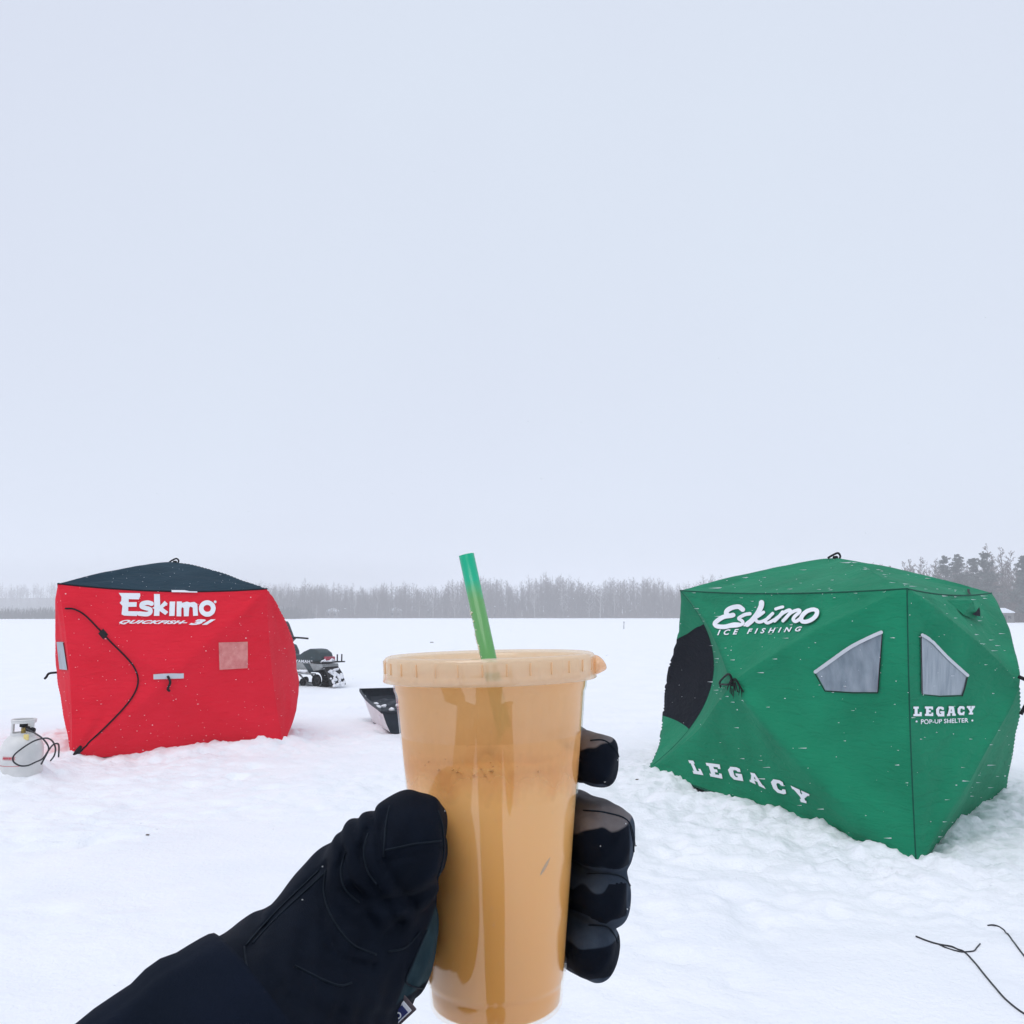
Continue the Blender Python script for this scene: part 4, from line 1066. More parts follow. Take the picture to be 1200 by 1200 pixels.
# ------------------------------------------------------------------ the iced coffee
CY = .43
def zc(py): return at(574.5, py, CY).z
def dep(py): d = ray(574.5, py); return CY / d.y         # distance along the optical axis at that height (per unit ray)
def rc(hp, py): return hp * dep(py) / FPX
ctop = at(574.0, 768, CY)
TILT = Matrix.Translation(ctop) @ Matrix.Rotation(R(-1.3), 4, 'Y') @ Matrix.Translation(-ctop)
def CP(pairs): return [(rc(h, y), zc(y) - ctop.z) for h, y in pairs]
cup = thing('iced_coffee_cup', TILT @ Vector((ctop.x, ctop.y, zc(1181))), 'clear plastic cup of caramel coloured iced coffee held up in front of camera', 'cup')
def clear_mat(name, col, ior, rough, film=0.0, filmcol=(.8, .5, .3), fade=None):
    m = bpy.data.materials.new(name); m.use_nodes = True; n = m.node_tree; n.nodes.clear()
    o = n.nodes.new('ShaderNodeOutputMaterial'); tr = n.nodes.new('ShaderNodeBsdfTransparent'); tr.inputs[0].default_value = (*col, 1)
    gl = n.nodes.new('ShaderNodeBsdfGlossy'); gl.inputs['Roughness'].default_value = rough; gl.inputs['Color'].default_value = (1, 1, 1, 1)
    lw = n.nodes.new('ShaderNodeLayerWeight'); lw.inputs['Blend'].default_value = .5
    pw = n.nodes.new('ShaderNodeMath'); pw.operation = 'POWER'; pw.inputs[1].default_value = 4.5; n.links.new(lw.outputs['Facing'], pw.inputs[0])
    F0 = ((ior - 1) / (ior + 1)) ** 2
    fr = n.nodes.new('ShaderNodeMapRange'); fr.inputs[3].default_value = F0; fr.inputs[4].default_value = .02 if fade else .45; n.links.new(pw.outputs[0], fr.inputs[0])
    mx_ = n.nodes.new('ShaderNodeMixShader'); L_ = n.links.new
    base = tr.outputs[0]
    if film:
        df = n.nodes.new('ShaderNodeBsdfDiffuse'); tl = n.nodes.new('ShaderNodeBsdfTranslucent')
        for b in (df, tl): b.inputs['Color'].default_value = (*filmcol, 1)
        a = n.nodes.new('ShaderNodeMixShader'); a.inputs[0].default_value = .5; L_(df.outputs[0], a.inputs[1]); L_(tl.outputs[0], a.inputs[2])
        tcx = n.nodes.new('ShaderNodeTexCoord'); nz_ = n.nodes.new('ShaderNodeTexNoise'); nz_.inputs['Scale'].default_value = 45; nz_.inputs['Detail'].default_value = 5
        mpp = n.nodes.new('ShaderNodeMapping'); mpp.inputs['Scale'].default_value = (1, 1, .45); L_(tcx.outputs['Object'], mpp.inputs[0]); L_(mpp.outputs[0], nz_.inputs['Vector'])
        mr = n.nodes.new('ShaderNodeMapRange'); mr.inputs[1].default_value = .3; mr.inputs[2].default_value = .7
        mr.inputs[3].default_value = film * .86; mr.inputs[4].default_value = min(1, film * 1.12); L_(nz_.outputs['Fac'], mr.inputs[0])
        msk = mr.outputs[0]
        if fade:                                              # foam thinning out below the liquid line
            sp_ = n.nodes.new('ShaderNodeSeparateXYZ'); L_(tcx.outputs['Object'], sp_.inputs[0])
            m3 = n.nodes.new('ShaderNodeMath'); m3.operation = 'MULTIPLY_ADD'; m3.inputs[1].default_value = .03; L_(nz_.outputs['Fac'], m3.inputs[0]); L_(sp_.outputs['Z'], m3.inputs[2])
            m4 = n.nodes.new('ShaderNodeMapRange'); m4.inputs[1].default_value = fade[0] + .015; m4.inputs[2].default_value = fade[1] + .015; L_(m3.outputs[0], m4.inputs[0])
            m5 = n.nodes.new('ShaderNodeMath'); m5.operation = 'MULTIPLY'; L_(m4.outputs[0], m5.inputs[0]); L_(msk, m5.inputs[1]); msk = m5.outputs[0]
        f2 = n.nodes.new('ShaderNodeMixShader'); L_(msk, f2.inputs[0]); L_(tr.outputs[0], f2.inputs[1]); L_(a.outputs[0], f2.inputs[2]); base = f2.outputs[0]
    L_(fr.outputs[0], mx_.inputs[0]); L_(base, mx_.inputs[1]); L_(gl.outputs[0], mx_.inputs[2]); L_(mx_.outputs[0], o.inputs['Surface']); return m
M_clear = clear_mat('clear_plastic', (.985, .975, .95), 1.52, .03)
M_lid = clear_mat('lid_plastic', (.97, .92, .84), 1.6, .06, film=.46, filmcol=(1.0, .86, .67))
M_film = clear_mat('milky_film', (.995, .99, .98), 1.02, .3, film=.90, filmcol=(1.0, .66, .31), fade=(zc(925) - zc(1181), zc(868) - zc(1181)))
M_cof = mat('iced_coffee', (.66, .30, .075), rough=.35, spec=.3, var=.0)
n = M_cof.node_tree; pb = n.nodes['Principled BSDF']; t = [k for k in n.nodes if k.type == 'TEX_COORD'][0]
sx = n.nodes.new('ShaderNodeSeparateXYZ'); n.links.new(t.outputs['Object'], sx.inputs[0])
nz2 = n.nodes.new('ShaderNodeTexNoise'); nz2.inputs['Scale'].default_value = 22; nz2.inputs['Detail'].default_value = 3; n.links.new(t.outputs['Object'], nz2.inputs['Vector'])
ma = n.nodes.new('ShaderNodeMath'); ma.operation = 'MULTIPLY_ADD'; ma.inputs[1].default_value = .035; n.links.new(nz2.outputs['Fac'], ma.inputs[0]); n.links.new(sx.outputs['Z'], ma.inputs[2])
mr = n.nodes.new('ShaderNodeMapRange'); mr.inputs[1].default_value = .02; mr.inputs[2].default_value = .150; n.links.new(ma.outputs[0], mr.inputs[0])
cr_ = n.nodes.new('ShaderNodeValToRGB'); cr_.color_ramp.elements[0].color = (.98, .46, .115, 1); cr_.color_ramp.elements[1].color = (1.0, .66, .33, 1)
e_ = cr_.color_ramp.elements.new(.72); e_.color = (1.0, .55, .20, 1)
n.links.new(mr.outputs[0], cr_.inputs[0]); n.links.new(cr_.outputs[0], pb.inputs['Base Color'])
pb.inputs['Subsurface Weight'].default_value = .25; pb.inputs['Subsurface Radius'].default_value = (.01, .006, .003); pb.inputs['Subsurface Scale'].default_value = 1.0
# shell (outside and inside faces, foot)
out_ = CP([(117, 790), (113.5, 797), (112.5, 806), (110.5, 811), (110, 816), (82, 1140), (81, 1144), (79.0, 1147), (79.2, 1150), (77.5, 1172), (75.5, 1175.5), (70, 1175)])
in_ = [(r - .0007, z + (.0012 if i > 8 else 0)) for i, (r, z) in enumerate(out_)][::-1]
sh = MB().lathe(out_ + [(.001, out_[-1][1] + .002), (.001, out_[-1][1] + .0032)] + in_, ctop, 96, TILT).obj('cup_shell', M_clear, cup)
cof = [(r - .0012, z) for r, z in CP([(104.7, 885), (82, 1139), (80.8, 1144), (79, 1147), (79, 1150), (77.2, 1170), (73, 1173.5)])]
MB().lathe([(.001, cof[0][1]), (.02, cof[0][1]), (cof[0][0] - .001, cof[0][1] + .0003)] + cof + [(.001, cof[-1][1])], ctop, 96, TILT).obj('coffee', M_cof, cup)
fm = [(r - .00085, z) for r, z in CP([(114, 793), (112.8, 802), (112.4, 806), (110, 812), (104.9, 884), (101.2, 926)])]
rng3 = random.Random(4)
MB().lathe(fm, ctop, 96, TILT).obj('milk_film', M_film, cup)
# bubbles at the liquid line
M_bub = mat('foam_bubble', (.62, .34, .13), rough=.3); k = MB()
for i in range(26):
    a = rng3.uniform(-2.0, -1.45) if i % 4 else rng3.uniform(-2.4, -.9); py = rng3.gauss(884, 3.0) if i % 3 else rng3.uniform(870, 905)
    rr = rc(105 - (py - 885) * .087, py) - .0009; s = rng3.uniform(.00015, .0006)
    c = Vector((ctop.x + rr * math.cos(a), ctop.y + rr * math.sin(a), zc(py)))
    k.lathe([(.00001, s * .6), (s * .8, s * .4), (s, 0), (s * .8, -s * .5), (.00001, -s * .7)], c, 8, TILT)
k.obj('bubbles', M_bub, cup)
# ice under the lid line, milky with coffee
M_ice = mat('coffee_tinted_ice', (.84, .56, .32), rough=.15, spec=.6, var=.06, vscale=60)
for i, (dx, dy, dz, s, a) in enumerate(((-.018, -.012, .004, .022, .5), (.016, -.010, .002, .024, 1.1), (.002, .016, .003, .023, .2))):
    T = TILT @ Matrix.Translation((ctop.x + dx, ctop.y + dy, zc(885) + dz)) @ Matrix.Rotation(a, 4, 'Z') @ Matrix.Rotation(.3 + i * .2, 4, 'X')
    MB().box((0, 0, 0), (s, s * .9, s * .8), T, .004).obj('ice_cube', M_ice, cup)
# a sliver of ice lying against the wall
k = MB()
for (x0, y0, x1, y1, r0) in ((628, 1034, 648, 1003, .0011), (646, 962, 649, 950, .0006)):
    pts = []
    for t in np.linspace(0, 1, 9):
        px, py = x0 + (x1 - x0) * t, y0 + (y1 - y0) * t; rr = rc(105 - (py - 885) * .0895, py) - .0011; q_ = at(px, py, CY - rr * .9); ax_ = ctop.x + (ctop.z - q_.z) * math.tan(R(1.3)); dx = q_.x - ax_
        dx = max(-rr, min(rr, dx)); pts.append(Vector((q_.x, ctop.y - math.sqrt(max(0, rr * rr - dx * dx)) + .0001, q_.z)))
    k.tube(pts, [r0 * math.sin(math.pi * (i + .5) / 9) for i in range(9)], 8)
k.obj('ice_sliver', mat('greyed_ice', (.62, .42, .27), rough=.2), cup)
# lid: ribbed skirt, rolled lip, recessed top with a straw hole
def rib(j, a): return (.00035 if math.sin(a * 29) > .93 else 0) if j in (3, 4, 5) else 0
lid = [(.0052, .000), (.030, .0005), (.0385, .0005), (.0405, .0030)]
lp = CP([(115, 768.5), (118, 766), (121, 767.5), (122.6, 771), (122.2, 785), (122.4, 790), (124.5, 794.5), (123.6, 795.5), (120.6, 791), (119.8, 786), (119.6, 773), (118, 769.6)])
lid = [(r, z - .0045) for r, z in lid[:3]] + [(rc(107, 768), -.0042), (rc(110, 768), -.0012)] + lp + [(rc(114, 768), -.0020), (rc(109, 768), -.0052), (.030, -.0046), (.0052, -.0051), (.0052, -.0045)]
def rib2(j, a): return .0007 if (8 <= j <= 10 and math.sin(a * 27) > .9) else 0
MB().lathe(lid, ctop, 216, TILT, ripple=rib2).obj('lid', M_lid, cup)
# stacking ribs round the skirt, and the cup's own rolled rim seen through it
k = MB()
for i in range(30):
    a = 2 * math.pi * (i + .3) / 30; rr = rc(122.3, 778) + .0001
    k.box((0, 0, 0), (.0009, .0007, rc(13, 778)), TILT @ Matrix.Translation((ctop.x + rr * math.cos(a), ctop.y + rr * math.sin(a), zc(778.5))) @ Matrix.Rotation(a, 4, 'Z'), .0002)
M_rib = clear_mat('lid_rib', (.97, .92, .84), 1.6, .06, film=.62, filmcol=(1.0, .76, .50)); k.obj('rib', M_rib, cup)
k = MB(); k.lathe([(rc(117, 790), 0), (rc(119, 790), .0009), (rc(117.5, 790), .0018), (rc(115, 790), .0009), (rc(117, 790), 0)], Vector((ctop.x, ctop.y, zc(794))), 96, TILT); k.obj('rolled_rim', M_rib, cup)
# thumb tab on the right of the rim
tabc = Vector((ctop.x + rc(124, 780), ctop.y - .004, zc(781)))
M_tab = clear_mat('tab_plastic', (.95, .85, .75), 1.5, .15, film=.62, filmcol=(1.0, .68, .40))
bm = bmesh.new(); bmesh.ops.create_uvsphere(bm, u_segments=20, v_segments=14, radius=1)
for v in bm.verts: x, y, z = v.co; v.co = Vector((x * .0040 + .0006, y * .008, z * .0042 * (1 - .45 * x) - .0009 * x * x + .0006 * math.sin(y * 7) * x))
tb_ = MB(); tb_._bm(bm, tabc, TILT); tb_.obj('lid_tab', M_tab, cup)
# drips and wet streaks on the outside
M_drop = clear_mat('water', (.99, .98, .97), 1.5, .02)
k = MB(); rng3 = random.Random(8)
for i in range(70):
    a = rng3.uniform(-2.9, -.25); py = rng3.uniform(820, 1150); rr = rc(110 - (py - 816) * 29 / 336, py) + .0001; s = rng3.uniform(.0002, .0006)
    k.lathe([(.00001, s * .9), (s * .8, s * .5), (s, 0), (s * .7, -s * .6), (.00001, -s)], Vector((ctop.x + rr * math.cos(a), ctop.y + rr * math.sin(a), zc(py))), 7, TILT)
k.obj('droplets', M_drop, cup)

# straw
M_straw = bpy.data.materials.new('green_straw'); M_straw.use_nodes = True
n = M_straw.node_tree; n.nodes.clear(); o_ = n.nodes.new('ShaderNodeOutputMaterial')
df = n.nodes.new('ShaderNodeBsdfDiffuse'); tl = n.nodes.new('ShaderNodeBsdfTranslucent'); gl = n.nodes.new('ShaderNodeBsdfGlossy'); gl.inputs['Roughness'].default_value = .18
t = n.nodes.new('ShaderNodeTexCoord'); sx = n.nodes.new('ShaderNodeSeparateXYZ'); n.links.new(t.outputs['Object'], sx.inputs[0])
nz_ = n.nodes.new('ShaderNodeTexNoise'); nz_.inputs['Scale'].default_value = 120; n.links.new(t.outputs['Object'], nz_.inputs['Vector'])
ma = n.nodes.new('ShaderNodeMath'); ma.operation = 'MULTIPLY_ADD'; ma.inputs[1].default_value = .012; n.links.new(nz_.outputs['Fac'], ma.inputs[0]); n.links.new(sx.outputs['Z'], ma.inputs[2])
mr = n.nodes.new('ShaderNodeMapRange'); mr.inputs[1].default_value = -.006; mr.inputs[2].default_value = .0055; n.links.new(ma.outputs[0], mr.inputs[0])
# clean clear-green tip, coffee-stained below
cr_ = n.nodes.new('ShaderNodeValToRGB'); cr_.color_ramp.elements[0].color = (.24, .68, .22, 1); cr_.color_ramp.elements[1].color = (.01, .82, .46, 1)
n.links.new(mr.outputs[0], cr_.inputs[0])
for b in (df, tl): n.links.new(cr_.outputs[0], b.inputs['Color'])
a1 = n.nodes.new('ShaderNodeMixShader'); a1.inputs[0].default_value = .45; n.links.new(df.outputs[0], a1.inputs[1]); n.links.new(tl.outputs[0], a1.inputs[2])
fr = n.nodes.new('ShaderNodeFresnel'); fr.inputs[0].default_value = 1.5; a2 = n.nodes.new('ShaderNodeMixShader')
n.links.new(fr.outputs[0], a2.inputs[0]); n.links.new(a1.outputs[0], a2.inputs[1]); n.links.new(gl.outputs[0], a2.inputs[2]); n.links.new(a2.outputs[0], o_.inputs[0])
s0 = at(546.5, 650, CY + .002); s1 = at(571.5, 766, CY); dirn = (s1 - s0).normalized(); s2 = s1 + dirn * .120
ax = dirn; u_ = ax.orthogonal().normalized(); w_ = ax.cross(u_); rS = rc(9.2, 700)
vs = []; fs = []; nS = 28; rings = [(0, rS), (1, rS), (1, rS - .0003), (0, rS - .0003)]
Ls = (s2 - s0).length
for (tt, rr) in rings:
    for k_ in range(nS):
        a = 2 * math.pi * k_ / nS; vs.append(s0 + ax * Ls * tt + (u_ * math.cos(a) + w_ * math.sin(a)) * rr)
for j in range(4):
    for k_ in range(nS): fs.append((j * nS + k_, j * nS + (k_ + 1) % nS, ((j + 1) % 4) * nS + (k_ + 1) % nS, ((j + 1) % 4) * nS + k_))
st = obj('straw', vs, fs, M_straw, loc=s0 + ax * .011); tag(st, 'green plastic straw leaning left out of the cup lid', 'straw')
# frost beads down its left side
rs = random.Random(6); cs = []
for i in range(34):
    t_ = rs.choice([rs.gauss(.034, .004), rs.gauss(.047, .006), rs.uniform(.025, .048)]); a_ = rs.uniform(-.7, .3)
    side_ = Vector((-1, 0, 0)) - ax * ax.dot(Vector((-1, 0, 0))); side_.normalize(); fr_ = ax.cross(side_); 
    if fr_.y > 0: fr_ = -fr_
    cs.append((*(s0 + ax * t_ + (side_ * math.cos(a_) + fr_ * math.sin(-a_)) * rS), rs.uniform(.0003, .0008)))
M_fr = mat('frost', (.85, .82, .62), rough=.3)
k = MB()
for c in cs: k.lathe([(.00001, c[3]), (c[3], 0), (.00001, -c[3])], c[:3], 6)
k.obj('frost_beads', M_fr, st)

# ------------------------------------------------------------------ the photographer: gloved left hand round the cup, the rest behind the lens
M_glove = mat('black_softshell', (.0020, .0045, .0105), rough=.8, spec=.12, col2=(.0035, .0072, .0155), vscale=90, bump=.35, bscale=1500, bdist=.0006)
M_gfin = mat('grey_stretch_panel', (.030, .042, .062), rough=.55, col2=(.065, .08, .105), vscale=60, bump=.3, bscale=1500, bdist=.0005, sheen=.2)
M_gtop = mat('worn_grey_panel', (.13, .12, .125), rough=.55, col2=(.22, .205, .205), vscale=60, bump=.3, bscale=1500, bdist=.0005)
M_teal = mat('teal_palm_patch', (.012, .035, .045), rough=.6, col2=(.03, .065, .078), vscale=120, bump=.6, bscale=900, bdist=.001)
M_glovep = M_glove.copy(); M_glovep.name = 'panelled_softshell'
n = M_glovep.node_tree; pb = n.nodes['Principled BSDF']; src = pb.inputs['Base Color'].links[0].from_socket
nzp = n.nodes.new('ShaderNodeTexNoise'); nzp.inputs['Scale'].default_value = 70; nzp.inputs['Detail'].default_value = 5
n.links.new([k for k in n.nodes if k.type == 'TEX_COORD'][0].outputs['Object'], nzp.inputs['Vector'])
for nm_, c1, c2 in (('grey_panel', (.022, .034, .055), (.06, .078, .105)), ('worn_panel', (.11, .10, .105), (.21, .195, .195)), ('teal_patch', (.010, .028, .038), (.028, .058, .072))):
    a_ = n.nodes.new('ShaderNodeAttribute'); a_.attribute_name = nm_
    m1 = n.nodes.new('ShaderNodeMapRange'); m1.inputs[1].default_value = -.03; m1.inputs[2].default_value = .03; n.links.new(a_.outputs['Fac'], m1.inputs[0])
    cr_ = n.nodes.new('ShaderNodeValToRGB'); cr_.color_ramp.elements[0].position = .3; cr_.color_ramp.elements[1].position = .7
    cr_.color_ramp.elements[0].color = (*c1, 1); cr_.color_ramp.elements[1].color = (*c2, 1); n.links.new(nzp.outputs['Fac'], cr_.inputs[0])
    m2 = n.nodes.new('ShaderNodeMix'); m2.data_type = 'RGBA'; n.links.new(m1.outputs[0], m2.inputs[0]); n.links.new(src, m2.inputs[6]); n.links.new(cr_.outputs[0], m2.inputs[7]); src = m2.outputs[2]
n.links.new(src, pb.inputs['Base Color'])
M_jack = mat('dark_jacket_cloth', (.0035, .007, .015), rough=.8, spec=.08, col2=(.005, .009, .02), vscale=30, bump=.3, bscale=1200, bdist=.0006)
M_trou = mat('dark_trousers', (.012, .014, .018), rough=.8); M_skin = mat('skin', (.50, .28, .20), rough=.5, **{'Subsurface_Weight': .2})
M_boot = mat('boot_rubber', (.02, .018, .016), rough=.6); M_hat = mat('grey_knit', (.10, .11, .13), rough=.9, bump=.6, bscale=200)
M_gseam = mat('glove_seam', (.012, .018, .027), rough=.7, spec=.1)
person = thing('person', (0.0, -.30, 0), 'person in dark jacket whose black gloved left hand holds up the cup', 'person')
A3 = lambda px, py, Y: np.array(at(px, py, Y), np.float32)
cax = TILT @ Vector((ctop.x, ctop.y, ctop.z)); cbx = TILT @ Vector((ctop.x, ctop.y, zc(1181)))
cax_n, cbx_n = np.array(cax), np.array(cbx)
def cup_sd(X, Y, Z):
    return cap(X, Y, Z, cax_n, cbx_n, rc(113, 790), rc(78, 1181))
def axis_at(z): t = (z - cax.z) / (cbx.z - cax.z); return cax.x + (cbx.x - cax.x) * t, cax.y, .0478 + (.0300 - .0478) * t
# fingers round the back of the cup; each: tip px,py, radius
FING = [(701, 891, .0132, .436), (711, 982, .0172, .437), (711, 1050, .0150, .436), (697, 1111, .0150, .437)]
chains = []
for i, (px, py, r, Yt) in enumerate(FING):
    tip = A3(px, py, Yt); cx, cy, cr0 = axis_at(tip[2]); R_ = cr0 + r * .92
    a0 = math.atan2(tip[1] - cy, tip[0] - cx); pts = [tip]
    zb = tip[2]; zpalm = A3(470, [1050, 1072, 1094, 1116][i], .43)[2]
    for k, a in enumerate((45, 90, 135, 172)):
        f_ = (k + 1) / 4; pts.append(np.array([cx + R_ * math.cos(R(a)), cy + (R_ + .002) * math.sin(R(a)), zb + (zpalm - zb) * ((.02, .30, .85, 1), (.05, .35, .8, 1), (.1, .4, .8, 1), (.1, .4, .8, 1))[i][k]], np.float32))
    rr = [r * .93, r * 1.0, r * 1.02, r * 1.05, r * 1.08]
    chains.append((pts, rr))
wr = A3(346, 1180, .375); cuff = A3(270, 1262, .345)
palm = [A3(436, 1062, .440), A3(448, 1114, .445)]
TH = [A3(424, 1062, .392), A3(450, 1016, .386), A3(477, 990, .3815)]; THr = [.0265, .022, .0175]
CREASE = [([(515, 1036), (500, 1047), (470, 1052), (440, 1050), (415, 1040)], .0030, .0030), ([(452, 952), (446, 975), (447, 1000), (455, 1015)], .0014, .0012), ([(430, 975), (424, 995), (428, 1020), (440, 1038)], .0020, .0015),
    ([(404, 996), (398, 1018), (403, 1040), (420, 1058)], .0020, .0015), ([(380, 1018), (378, 1045), (388, 1078), (410, 1108), (440, 1122)], .0018, .0014), ([(452, 1004), (475, 998), (518, 992)], .0009, .0009),
    ([(470, 1080), (445, 1098), (425, 1100)], .0011, .0018), ([(358, 1108), (330, 1150), (318, 1172)], .0011, .0022), ([(352, 1125), (395, 1150), (415, 1150)], .0011, .0020), ([(345, 1172), (375, 1192), (400, 1215)], .0011, .0022),
    ([(292, 1108), (325, 1068), (375, 1022)], .0011, .0010), ([(478, 1160), (476, 1135), (482, 1108)], .0009, .0009), ([(288, 1100), (295, 1150), (310, 1200)], .0014, .0012)]
def creases(X, Y, Z):
    # lines pressed into the padded cloth
    out = 0; fr = np.clip((.415 - Y) / .01, 0, 1)
    for pl, amp, w in CREASE:
        P = [A3(a, b, .372) for a, b in pl]; dm = None
        for i in range(len(P) - 1):
            a, b = P[i], P[i + 1]; ex, ez = b[0] - a[0], b[2] - a[2]; L2 = ex * ex + ez * ez
            # the same line followed inwards along the line of slopes, so depth does not shift it
            t = np.clip(((X - a[0]) * ex + (Z - a[2]) * ez) / L2, 0, 1); q_ = (X - a[0] - t * ex) ** 2 + (Z - a[2] - t * ez) ** 2
            dm = q_ if dm is None else np.minimum(dm, q_)
        out = out + amp * np.exp(-dm / (w * w)) * fr
    return out
def glove_f(X, Y, Z):
    wv = .0005 * np.sin(X * 240 + Z * 130 + 1.5 * np.sin(Y * 120)) * np.sin(Z * 210 - X * 110) + .0003 * np.sin(X * 480 - Z * 400 + Y * 210)
    d = None
    for pts, rr in chains:
        c = chain(X, Y, Z, pts, rr, .003)
        # blunt, squared-off fingertip
        e = pts[0]; nrm = np.array([1.0, -.35, 0]) / math.hypot(1, .35)
        pl = (X - e[0]) * nrm[0] + (Y - e[1]) * nrm[1] - rr[0] * .80
        c = -smin(-c, -pl, .005)
        d = c if d is None else smin(d, c, .0022)
    # thumb: broad squared blunt end
    t = chain(X, Y, Z, TH, THr, .008)
    t2 = cap(X, Y, Z, A3(483, 974, .384), A3(486, 1004, .384), .0158, .0168); t = smin(t, t2, .008)
    ex = A3(523, 985, .384)[0]; pl = X - ex; t = -smin(-t, -pl, .004)
    # creases across the thumb
    for cpx, cpy, w in ((455, 985, .0016), (437, 1000, .0016), (421, 1018, .0018)):
        c = A3(cpx, cpy, .385); n_ = np.array([.80, 0, .42]); n_ = n_ / np.linalg.norm(n_)
        s = (X - c[0]) * n_[0] + (Z - c[2]) * n_[2]; t = t + w * np.exp(-(s / .0016) ** 2)
    body = cap(X, Y, Z, palm[0], palm[1], .0255, .0215)
    th = cap(X, Y, Z, A3(425, 1068, .398), A3(441, 1086, .418), .031, .0245)
    body = smin(body, th, .012)
    mid = cap(X, Y, Z, wr, A3(416, 1098, .400), .0365, .033)
    body = smin(body, mid, .010)
    heel = cap(X, Y, Z, A3(430, 1122, .395), wr, .0245, .033); body = smin(body, heel, .010)
    g = cap(X, Y, Z, wr, cuff, .0385, .046); body = smin(body, g, .006)
    body = body + .0012 * np.exp(-(((X - wr[0]) * .55 + (Z - wr[2]) * .83 - .022) / .002) ** 2)
    t = smin(t, body, .0025)
    d = smin(d, t, .006)
    d = d + wv + creases(X, Y, Z)
    return np.maximum(d, -(cup_sd(X, Y, Z) - .0002))
V, Q = surfnet(glove_f, (-.175, .27, 1.285), (.075, .515, 1.475), .0011)
# close the open gauntlet end by leaving it inside the sleeve
glove = fast_mesh('glove', V, Q, M_glovep, parent=person)
def smooth_mesh(o, it, fac=.5):
    me = o.data; bm = bmesh.new(); bm.from_mesh(me)
    for _ in range(it): bmesh.ops.smooth_vert(bm, verts=bm.verts[:], factor=fac, use_axis_x=True, use_axis_y=True, use_axis_z=True)
    bm.to_mesh(me); bm.free(); me.polygons.foreach_set('use_smooth', [True] * len(me.polygons)); me.update()
smooth_mesh(glove, 2)
me = glove.data; nV = len(me.vertices); cc = np.zeros(nV * 3); me.vertices.foreach_get('co', cc); cc = cc.reshape(-1, 3) + np.array(BASE[glove])
at_ = {q_: np.full(nV, -1.0) for q_ in ('grey_panel', 'worn_panel', 'teal_patch')}
for i, (pts, rr) in enumerate(chains):
    d = chain(cc[:, 0], cc[:, 1], cc[:, 2], pts, rr, .003); near = (np.abs(d) < .0045) & (cc[:, 0] > -.02)
    e = np.array(pts); zc_ = np.interp(cc[:, 0], [e[2][0], e[1][0], e[0][0]], [e[2][2], e[1][2], e[0][2]])
    hgt = (cc[:, 2] - zc_) / rr[0]; jag = .20 * vn(cc[:, 0] * 150, cc[:, 1] * 60, 5 + i) * 2
    up_ = hgt - (.62, .46, .55, .30)[i] - jag - (.42, .15, .1, .1)[i] * (cc[:, 0] - pts[0][0]) / rr[0]; dn_ = (-.86, -.66, -.58, -.72)[i] + jag - hgt
    tp_ = (cc[:, 0] - pts[0][0]) / rr[0] - .60
    nm_ = 'worn_panel' if i in (0, 1) else 'grey_panel'
    at_[nm_] = np.where(near, np.maximum(at_[nm_], up_), at_[nm_])
    dn_ = np.maximum(dn_, tp_ if i in (1, 2) else -1)
    at_['grey_panel'] = np.where(near, np.maximum(at_['grey_panel'], dn_), at_['grey_panel'])
pa, pb_, pc = A3(474, 1150, .385), A3(499, 1092, .385), A3(480, 1157, .385); nx_, nz_2 = (pb_[2] - pa[2]), -(pb_[0] - pa[0]); ln = math.hypot(nx_, nz_2)
at_['teal_patch'] = np.minimum(((cc[:, 0] - pa[0]) * nx_ + (cc[:, 2] - pa[2]) * nz_2) / ln, cc[:, 2] - pc[2]) * 60
at_['teal_patch'] = np.where((cc[:, 0] < -.022) & (cc[:, 1] < .47), at_['teal_patch'], -1.0)
for nm_, a_ in at_.items():
    q_ = me.attributes.new(nm_, 'FLOAT', 'POINT'); q_.data.foreach_set('value', a_.astype(np.float32))
gv = bvh_of([glove])
def gline(pts, r=.0005, off=.0002, n=6):
    out = []
    for v in catmull([(x, y, 0) for x, y in pts], n):
        p = hit(gv, v.x, v.y, off)
        if p is not None and p.y < .55: out.append(p)
    return out
lines = [[(452, 996), (466, 993), (485, 989), (517, 985)], [(457, 945), (453, 965), (451, 985), (450, 1004)], [(513, 950), (519, 975), (519, 1005), (512, 1030)],
         
         [(288, 1108), (320, 1072), (374, 1020)], [(296, 1106), (326, 1074), (380, 1024)], [(286, 1110), (292, 1150), (306, 1195)],
         [(406, 998), (400, 1020), (405, 1042), (421, 1058)], [(432, 977), (427, 996), (431, 1020), (442, 1036)], [(382, 1020), (380, 1046), (390, 1077), (412, 1106), (441, 1119)],
         [(345, 1132), (392, 1154), (412, 1152)],
         [(455, 1115), (475, 1110), (492, 1092)], [(500, 1090), (492, 1108), (482, 1132), (475, 1150), (488, 1157), (503, 1158)],
         [(692, 868), (708, 868), (722, 880), (727, 900)], [(684, 950), (712, 953), (737, 964), (745, 1000)], [(738, 968), (742, 990), (742, 1012)], [(688, 1024), (716, 1024), (736, 1034), (744, 1062)], [(690, 1084), (712, 1086), (724, 1104)]]
k = MB()
for l in lines:
    g_ = gline(l)
    if len(g_) > 2: k.tube(g_, .0004, 5)
k.obj('stitching', M_gseam, glove)
